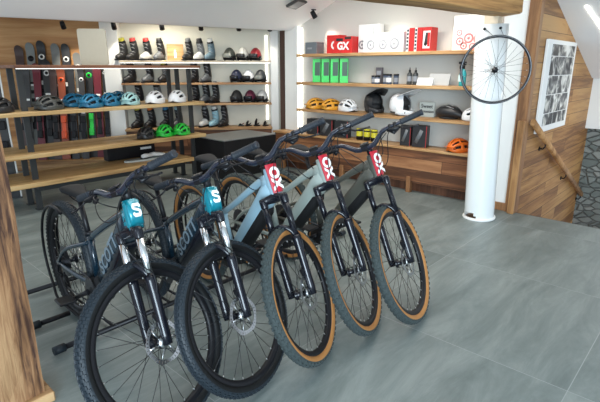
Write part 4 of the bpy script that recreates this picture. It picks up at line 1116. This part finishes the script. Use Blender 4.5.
skih('grey and black ski helmet at the right end of the middle boot shelf',2.27,z2,flat('helmet_charcoal',(0.06,0.065,0.07),0.4),GRH)
skih('matte black ski helmet on the lower boot shelf',1.876,z3,flat('helmet_matte_black',(0.02,0.02,0.02),0.7),BKH)
skih('maroon ski helmet on the lower boot shelf',2.095,z3,MRH)
skih('white ski helmet with black front at the end of the lower boot shelf',2.29,z3,flat('helmet_pale_grey',(0.55,0.55,0.54),0.4),BKH)
# ski bindings on the bench
for k,(t_,lab) in enumerate(((1.93,'low black ski binding on the bench, beside the counter'),(2.05,'black ski binding with a round heel on the bench'),(2.19,'upright black ski binding on the bench'),(2.33,'black ski binding at the right end of the bench'))):
    r = thing('ski_binding',lab,'ski binding',bw(t_,0.2,z4),BANG+0.3*k,0,None) if False else thing('ski_binding',lab,'ski binding',bw(t_,0.2,z4),BANG+0.3*k,'ski bindings on the bench')
    MB().box((-0.05,-0.03,0),(0.05,0.03,0.018),bev=0.004).build('base_plate', BLACK, r)
    hh = (0.04,0.09,0.12,0.08)[k]
    MB().tube([(-0.03,0,0.016),(-0.02,0,hh*0.6),(0.0,0,hh)],[(0.022,0.018),(0.024,0.020),(0.012,0.01)],10,side=(0,1,0)).tube([(0.0,-0.02,0.02),(0.045,0,0.05),(0.0,0.02,0.02)],0.006,6).build('toe_piece', MATTE, r)

# ------------------------------------------------------------------ right wall shelves and goods
SX0, SX1 = -4.745, -1.92
for zt, lab in ((1.685,'top shelf on the right wall carrying red and white boxes'),(1.303,'second shelf on the right wall carrying green boxes and bottles'),(0.93,'third shelf on the right wall carrying orange and full-face helmets')):
    wallshelf('wall_shelf',lab,(SX0,5.10,zt-0.038),(SX1,5.40,zt),SHELF_X,None,'shelves on the right wall')
t = thing('wall_bench','low bench of reclaimed planks along the right wall','bench',(-3.5,5.25,0))
MB().box((-1.72,-0.13,0.13),(1.62,0.14,0.535)).build('front_panel', BENCHW, t)
MB().box((-1.74,-0.155,0.5355),(1.64,0.145,0.565),bev=0.004).build('bench_top', SHELF_X, t)
for x in (-1.55,-0.4,0.65,1.45): MB().box((x-0.03,-0.15,0),(x+0.03,-0.09,0.20),bev=0.003).build('leg', TRIMW, t)
MB().box((-1.6,-0.02,0.0),(1.5,0.12,0.13)).build('plinth', DOORW, t)
tag(MB().box((-4.925,5.38,0.566),(-4.903,5.3995,2.05)).build('led_light', LED),'upright glowing light strip at the left end of the right wall shelves','light')

def carton(name,label,cat,x0,x1,y0,y1,z,h,col,group,rz=0.0,prints=()):
    t = thing(name,label,cat,((x0+x1)/2,(y0+y1)/2,z+0.0006),rz,group)
    w,d = (x1-x0)/2,(y1-y0)/2
    MB().box((-w,-d,0),(w,d,h),bev=0.0025).build('carton', col, t)
    for (u0,v0,u1,v1,m) in prints:      # on the front face, fractions
        MB().box((-w+2*w*u0,-d-0.0012,h*v0),(-w+2*w*u1,-d-0.0002,h*v1)).build('print', m, t)
    return t
def ringprint(t, x, z, r, m, y):
    mb = MB(); mb.lathe([(r*0.62,0),(r,0),(r,0.001),(r*0.62,0.001)],(0,-1,0),(x,y,z),24,closed=True); mb.lathe([(0.0,0),(r*0.3,0),(r*0.3,0.001),(0,0.001)],(0,-1,0),(x,y,z),16)
    for k in range(5): a=2*PI*k/5; mb.tube([(x+r*0.25*math.cos(a),y-0.0006,z+r*0.25*math.sin(a)),(x+r*0.7*math.cos(a),y-0.0006,z+r*0.7*math.sin(a))],[(r*0.07,0.0005)]*2,4)
    mb.build('print', m, t)
RB = flat('carton_red',(0.62,0.02,0.018),0.4); GB = flat('carton_white',(0.82,0.82,0.81),0.45,var=0.02); SLT = flat('carton_slate',(0.13,0.15,0.17),0.5)
LG = flat('print_grey',(0.26,0.27,0.29),0.5); PINK = flat('print_rose',(0.70,0.22,0.24),0.5); BKP = flat('print_black',(0.02,0.02,0.022),0.4)
g = 'cartons on the top right shelf'; zt = 1.685
t = carton('product_box','small slate grey box at the left end of the top shelf','box',-4.63,-4.42,5.16,5.32,zt,0.155,SLT,g,prints=((0.2,0.4,0.6,0.55,LG),))
t = carton('product_box','red box with a single white letter, left of the other red one','box',-4.27,-4.06,5.20,5.36,zt,0.235,RB,g)
lettering('G',0.14,WHT,frame((1,0,0),(0,0,1),o=(0.02,-0.0815,0.10)),t,bold=0.006)
t = carton('product_box','red box with two large white letters, in front of the other red one','box',-4.10,-3.80,5.14,5.30,zt,0.205,RB,g)
lettering('GX',0.13,WHT,frame((1,0,0),(0,0,1),o=(0.0,-0.0815,0.085)),t,bold=0.005)
MB().box((-0.11,-0.0815,0.15),(0.0,-0.0802,0.185)).box((0.03,-0.0815,0.17),(0.13,-0.0802,0.20)).build('print',BKP,t)
t = carton('product_box','tall white carton with grey chainring prints','box',-3.79,-3.47,5.26,5.36,zt,0.345,GB,g,prints=((0.72,0.55,0.74,0.9,LG),))
ringprint(t,-0.10,0.10,0.055,LG,-0.0502)
t = carton('product_box','white carton with pale rings, in front of the tall one','box',-3.62,-3.43,5.13,5.23,zt,0.205,GB,g)
ringprint(t,0.02,0.09,0.06,flat('print_pale',(0.42,0.42,0.44),0.5),-0.0502)
t = carton('product_box','wide white carton right of the pale ring carton','box',-3.425,-3.04,5.12,5.30,zt,0.225,GB,g)
ringprint(t,-0.09,0.09,0.06,flat('print_pale',(0.42,0.42,0.44),0.5),-0.0902); ringprint(t,0.07,0.10,0.07,flat('print_pale',(0.42,0.42,0.44),0.5),-0.0902)
def striped(label,x0,x1,pic=False):
    t = carton('product_box',label,'box',x0,x1,5.14,5.30,zt,0.26,RB,g)
    w=(x1-x0)/2; mb=MB()
    if not pic:
        mb.box((-w,-0.0815,0),(-w*0.35,-0.0802,0.26)); mb.build('print',WHT,t)
        k_=MB()
        for q in range(6): k_.box((-w*0.9,-0.0828,0.02+0.04*q),(-w*0.45,-0.0816,0.045+0.04*q))
        k_.build('print',BKP,t)
    else:
        mb.box((-w*0.85,-0.0815,0.03),(w*0.85,-0.0802,0.22)); mb.build('print',WHT,t)
        MB().tube([(-w*0.3,-0.082,0.06),(0.0,-0.082,0.10),(w*0.05,-0.082,0.20)],[(0.016,0.0008),(0.024,0.0008),(0.014,0.0008)],8,side=(1,0,0)).build('print',BKP,t)
        MB().box((w*0.25,-0.0826,0.05),(w*0.8,-0.0816,0.2)).build('print',RB,t)
striped('red and white striped box, left of two alike',-3.013,-2.912)
striped('red and white striped box next to the pictured one',-2.905,-2.81)
striped('red box with a white picture panel of a black part',-2.805,-2.70,True)
t = carton('product_box','large white box printed with rose red chainrings','box',-2.50,-2.13,5.27,5.34,zt,0.37,GB,g)
for (x,z,r) in ((-0.10,0.10,0.045),(0.0,0.13,0.055),(0.11,0.12,0.055),(0.05,0.04,0.04),(-0.05,0.05,0.04),(0.12,0.21,0.045),(-0.11,0.19,0.035)): ringprint(t,x,z,r,PINK,-0.0352)
# green boxes
g = 'green display boxes'; zt = 1.303
GN = flat('carton_green',(0.03,0.62,0.09),0.4); GND = flat('carton_green_print',(0.012,0.06,0.025),0.4)
for k in range(4):
    lab = ('green box at the left end of the row of four','green box second from the left of four','green box third from the left of four','green box at the right end, its dark window fully showing')[k]
    x = -4.475+0.160*k
    t = thing('product_box',lab,'box',(x+0.0,5.24,zt+0.0006),0.62,g)
    poly = [(-0.055,-0.05,0),(0.055,-0.05,0),(0.055,-0.05,0.27),(-0.055,-0.05,0.27)]
    MB().box((-0.055,-0.06,0),(0.055,0.06,0.315),bev=0.002).build('carton',GN,t)
    MB().box((-0.025,-0.0612,0.09),(0.048,-0.0602,0.27)).build('window',GND,t)
    MB().box((-0.0562,-0.05,0.0),(-0.0552,0.055,0.09)).build('print',GND,t)
MB_ = None
# small goods
g = 'small tubs on the second shelf'
t = carton('product_box','narrow dark box standing behind the small tubs','box',-3.50,-3.41,5.26,5.30,zt,0.20,flat('carton_dusk',(0.10,0.09,0.10),0.4),None,prints=((0.15,0.55,0.85,0.8,LG),))
TUBM = flat('tub_navy',(0.05,0.07,0.11),0.35)
for k,(x,y,lab) in enumerate(((-3.47,5.18,'small navy tub at the left of the cluster'),(-3.40,5.15,'small white-banded tub in front of the dark box'),(-3.31,5.2,'small navy tub in the middle of the cluster'),(-3.235,5.16,'small navy tub second from the right'),(-3.165,5.21,'small navy tub at the right of the cluster'))):
    r = thing('tub',lab,'tub',(x,y,zt+0.0006),0,g)
    h=0.085+0.02*(k>1); MB().lathe([(0,0),(0.031,0),(0.033,0.006),(0.033,h),(0,h)],(0,0,1),(0,0,0),20).build('body',TUBM,r)
    MB().lathe([(0,h),(0.034,h),(0.034,h+0.018),(0,h+0.018)],(0,0,1),(0,0,0),20).build('lid',BLACK,r)
    MB().lathe([(0.0336,h*0.25),(0.0336,h*0.75)],(0,0,1),(0,0,0),20).build('label_band',WHT if k%2 else LG,r)
for k,x in enumerate((-2.975,-2.895)):
    r = thing('bottle',('dark bottle with a nozzle, left of the pair','dark bottle with a nozzle, right of the pair beside the white cards')[k],'bottle',(x,5.2,zt+0.0006),0,'dark bottles on the second shelf')
    MB().lathe([(0,0),(0.030,0),(0.032,0.005),(0.032,0.12),(0.026,0.135),(0.012,0.145),(0.012,0.15)],(0,0,1),(0,0,0),20).build('body',flat('bottle_dark',(0.045,0.05,0.05),0.3),r)
    MB().lathe([(0.014,0.148),(0.014,0.165),(0.006,0.175),(0.004,0.2),(0,0.2)],(0,0,1),(0,0,0),16).build('nozzle',BLACK,r)
    MB().lathe([(0.0326,0.04),(0.0326,0.1)],(0,0,1),(0,0,0),20).build('label_band',LG,r)
t = tag(MB().prism([(-0.10,-0.03,0),(0.10,-0.03,0),(0.10,0.0,0.085),(-0.10,0.0,0.085)],(0,0.003,0.0)).prism([(-0.10,0.03,0),(0.10,0.03,0),(0.10,0.003,0.085),(-0.10,0.003,0.085)],(0,0.002,0)).build('price_card',WHT,loc=(-2.745,5.17,zt+0.0006)),'white folded card on the second shelf, in front of the silver one','card','cards on the second shelf')
t = tag(MB().prism([(-0.13,-0.03,0),(0.13,-0.03,0),(0.13,0.01,0.13),(-0.13,0.01,0.13)],(0,0.003,0)).prism([(-0.13,0.045,0),(0.13,0.045,0),(0.13,0.012,0.13),(-0.13,0.012,0.13)],(0,0.002,0)).build('price_card',flat('card_silver',(0.55,0.55,0.53),0.4),loc=(-2.63,5.29,zt+0.0006)),'larger silver-grey card leaning behind the white card','card','cards on the second shelf')
r = thing('spray_bottle','teal spray bottle with a black trigger beside the hanging wheel','bottle',(-2.31,5.2,zt+0.0006),-0.4)
MB().tube([(0,0,0.0),(0,0,0.02),(0,0,0.13),(0,0,0.165),(0,0,0.19)],[(0.044,0.03),(0.046,0.031),(0.046,0.031),(0.03,0.024),(0.014,0.014)],18,side=(1,0,0)).build('body',flat('bottle_teal',(0.03,0.36,0.40),0.25),r)
MB().box((-0.034,-0.033,0.05),(0.034,-0.0305,0.12)).build('label',flat('label_pale',(0.60,0.78,0.78),0.4),r)
MB().tube([(0,0,0.185),(0,0,0.225)],0.016,12).tube([(0.03,0,0.245),(-0.07,0,0.25)],[(0.014,0.02),(0.01,0.012)],10,side=(0,1,0)).tube([(-0.035,0,0.24),(-0.055,0,0.21),(-0.05,0,0.185)],[(0.008,0.006)]*3,8,side=(0,1,0)).build('trigger_head',BLACK,r)
# helmets on the third shelf
g = 'helmets on the right wall'; zt = 0.931
helmet('amber orange helmet at the left end of the third shelf',ORA,(-4.497,5.24,zt),-1.9,g)
helmet('amber orange helmet beside the white one on the third shelf',ORA,(-4.215,5.24,zt),-1.9,g)
helmet('white helmet between amber and black full-face helmets',WHH,(-3.915,5.24,zt),-0.35,g,'vent',L=0.33,W=0.21,H=0.165)
helmet('black full-face helmet with a raised visor',BKH,(-3.50,5.24,zt),-0.55,g,'full',name='full_face_helmet')
helmet('white full-face helmet with a black opening',WHH,(-3.10,5.24,zt),-0.2,g,'full',name='full_face_helmet')
helmet('sleek black road helmet on the third shelf, next to the grey sign',BKH,(-2.46,5.25,zt),PI-0.25,g,'aero')
helmet('white and black helmet half hidden behind the column',WHH,(-2.13,5.24,zt),0.4,g,'vent2')
t = thing('shelf_sign','small grey sign with two lines of dark lettering on the third shelf','sign',(-2.735,5.24,zt+0.0006),0)
MB().box((-0.10,-0.006,0.0),(0.10,0.006,0.175),bev=0.002).box((-0.07,0.006,0),(0.07,0.05,0.008)).build('panel',flat('sign_grey',(0.34,0.37,0.35),0.4),t)
lettering('Sweet',0.062,BKP,frame((1,0,0),(0,0,1),o=(0,-0.0075,0.125)),t,bold=0.001); lettering('Protection',0.044,BKP,frame((1,0,0),(0,0,1),o=(0,-0.0075,0.065)),t,bold=0.001)
# bench goods
g = 'black cartons on the bench'; zt = 0.5655
BX = flat('carton_black',(0.022,0.022,0.024),0.35,var=0.3); RE = flat('print_red',(0.45,0.03,0.03),0.4)
def bcart(label,x0,x1,h,y0=5.17,y1=5.27):
    t = carton('parts_box',label,'box',x0,x1,y0,y1,zt,h,BX,g,rz=0.10)
    w=(x1-x0)/2; d=(y1-y0)/2
    MB().tube([(-w*0.5,-d-0.0008,h*0.2),(0,-d-0.0008,h*0.55),(w*0.3,-d-0.0008,h*0.8)],[(w*0.28,0.0006)]*3,8,side=(1,0,0)).build('print',flat('print_steel',(0.14,0.15,0.16),0.4),t)
    MB().box((w*0.92,-d-0.0012,0.0),(w,-d-0.0002,h)).build('print',RE,t)
    return t
bcart('black carton at the left end of the bench',-4.60,-4.40,0.225)
bcart('black carton in the middle of three on the bench, behind a handlebar',-4.345,-4.14,0.225)
bcart('black carton with red edge, third on the bench',-4.085,-3.87,0.225)
bcart('black carton behind the olive bike handlebar, left of a pair',-3.04,-2.905,0.25)
bcart('black carton with white corner, right of a pair on the bench',-2.87,-2.69,0.262)
YB = flat('tin_yellow',(0.62,0.55,0.03),0.4)
for k,x in enumerate((-3.69,-3.57,-3.455)):
    r = thing('tin',('yellow and black tin at the left of three','yellow and black tin in the middle of three','yellow and black tin at the right of three')[k],'tin',(x,5.22,zt+0.0006),0,'yellow tins on the bench')
    MB().lathe([(0,0),(0.044,0),(0.044,0.13),(0,0.13)],(0,0,1),(0,0,0),20).build('body',BLACK,r)
    MB().lathe([(0.0448,0.05),(0.0448,0.115)],(0,0,1),(0,0,0),20).build('label_band',YB,r); MB().lathe([(0,0.1305),(0.044,0.1305),(0.044,0.15),(0,0.15)],(0,0,1),(0,0,0),20).build('lid',YB,r)
helmet('bright orange helmet on the bench beside the column',ORR,(-2.295,5.22,zt+0.001),-1.95,g.replace('black cartons','helmets'),'vent')

# ------------------------------------------------------------------ lamps
def spot(label, loc, aim, power, size=1.1, color=(1,0.93,0.80), stem=0.05):
    t = thing('ceiling_spot',label,'spotlight',loc,0,'black ceiling spotlights')
    d_ = (Vector(aim)-Vector(loc)).normalized()
    MB().lathe([(0,0),(0.035,0),(0.035,-0.012),(0,-0.012)],(0,0,1),(0,0,0),16).tube([(0,0,-0.01),(0,0,-stem)],0.007,8).build('mount',BLACK,t)
    c0 = Vector((0,0,-stem-0.015)); 
    MB().lathe([(0,-0.045),(0.030,-0.045),(0.034,0.0),(0.036,0.05),(0.030,0.05),(0.028,0.03),(0.0,0.03)],tuple(d_),c0,18).build('lamp_head',BLACK,t)
    MB().lathe([(0,0.031),(0.027,0.031),(0.027,0.033),(0,0.033)],tuple(d_),c0,16).build('lens',LED,t)
    l = bpy.data.lights.new('spot_lamp','SPOT'); l.energy = power; l.spot_size = size; l.spot_blend = 0.6; l.color = color; l.shadow_soft_size = 0.03
    lo = bpy.data.objects.new('spot_lamp',l); COL.objects.link(lo); lo.parent = t
    lo.location = c0 + d_*0.06; lo.rotation_euler = d_.to_track_quat('-Z','Y').to_euler()
labs = ['black spotlight above the skis','black spotlight by the white pilaster beside the skis','black spotlight above the red-topped ski boots','black spotlight above the middle of the boot shelves','black spotlight above the ski helmets','black spotlight next to the dark doorway']
tt = [-0.506,0.176,0.837,1.39,1.939,2.396]
for k in range(6):
    offs = 0.6
    P0 = bw(tt[k],offs,2.2195); spot(labs[k],tuple(P0),tuple(bw(tt[k],0.02,1.45)),9 if k > 1 else (30 if k == 0 else 14), stem=0.13)
def slope_pt(y, u_):
    f_ = (y-(-0.65))/(5.69+0.65); return Vector((a0.x+(b0.x-a0.x)*f_, y, 2.03)) + up*u_
spot('small black spotlight on the ceiling above the grey box',(-4.53,5.22,2.27),(-4.1,5.4,1.5),14)
spot('small black spotlight beside the big wooden beam',(-3.95,5.45,2.4495) if False else (-3.35,4.9,2.4495),(-3.2,5.4,1.5),20)
spot('black spotlight hidden above the right end of the top shelf',(-2.45,4.75,2.4495),(-2.3,5.4,1.5),20)
t = thing('ceiling_lamp','square dark ceiling lamp near the soffit','lamp',(-4.53,4.87,2.325),0.26,rot=(0,-math.radians(23.8),0.26))
MB().box((-0.10,-0.13,-0.035),(0.10,0.13,0.0),bev=0.006).build('housing',GUN,t); MB().box((-0.075,-0.10,-0.037),(0.075,0.10,-0.0355)).build('diffuser',flat('lamp_grey',(0.25,0.26,0.28),0.4),t)

def area(name, loc, size, power, color, rot=(0,0,0), sy=None):
    l = bpy.data.lights.new(name,'AREA'); l.energy = power; l.color = color; l.size = size
    if sy: l.shape = 'RECTANGLE'; l.size_y = sy
    o = bpy.data.objects.new(name,l); COL.objects.link(o); o.location = loc; o.rotation_euler = rot; return o
area('shop_light',(-2.3,2.6,2.43),2.2,52,(1.0,0.97,0.92),sy=3.0)
area('shelf_light',(-3.2,4.3,2.43),2.4,26,(1.0,0.97,0.92),rot=(math.radians(25),0,0),sy=0.5)
area('boot_light',(-6.35,3.9,2.2),0.5,14,(1.0,0.92,0.76),rot=(0,0,BANG),sy=0.5)
area('rack_light',(-4.9,2.0,2.3),0.5,14,(1.0,0.95,0.86),sy=1.6)
area('stair_light',(-0.4,6.6,1.6),0.8,9,(1.0,0.96,0.9))
# daylight through the shop front behind the camera
area('window_daylight',(2.6,-2.6,1.5),3.2,430,(0.72,0.88,1.0),rot=(math.radians(90),0,math.radians(45)),sy=2.2)

w = bpy.data.worlds.new('world'); sc.world = w; w.use_nodes = True
bg = w.node_tree.nodes['Background']; bg.inputs['Color'].default_value = (0.78,0.88,1.0,1); bg.inputs['Strength'].default_value = 0.85
vs_ = sc.view_settings; vs_.view_transform = 'Standard'; vs_.look = 'None'; vs_.exposure = 0.28; vs_.gamma = 1.0; vs_.use_curve_mapping = False
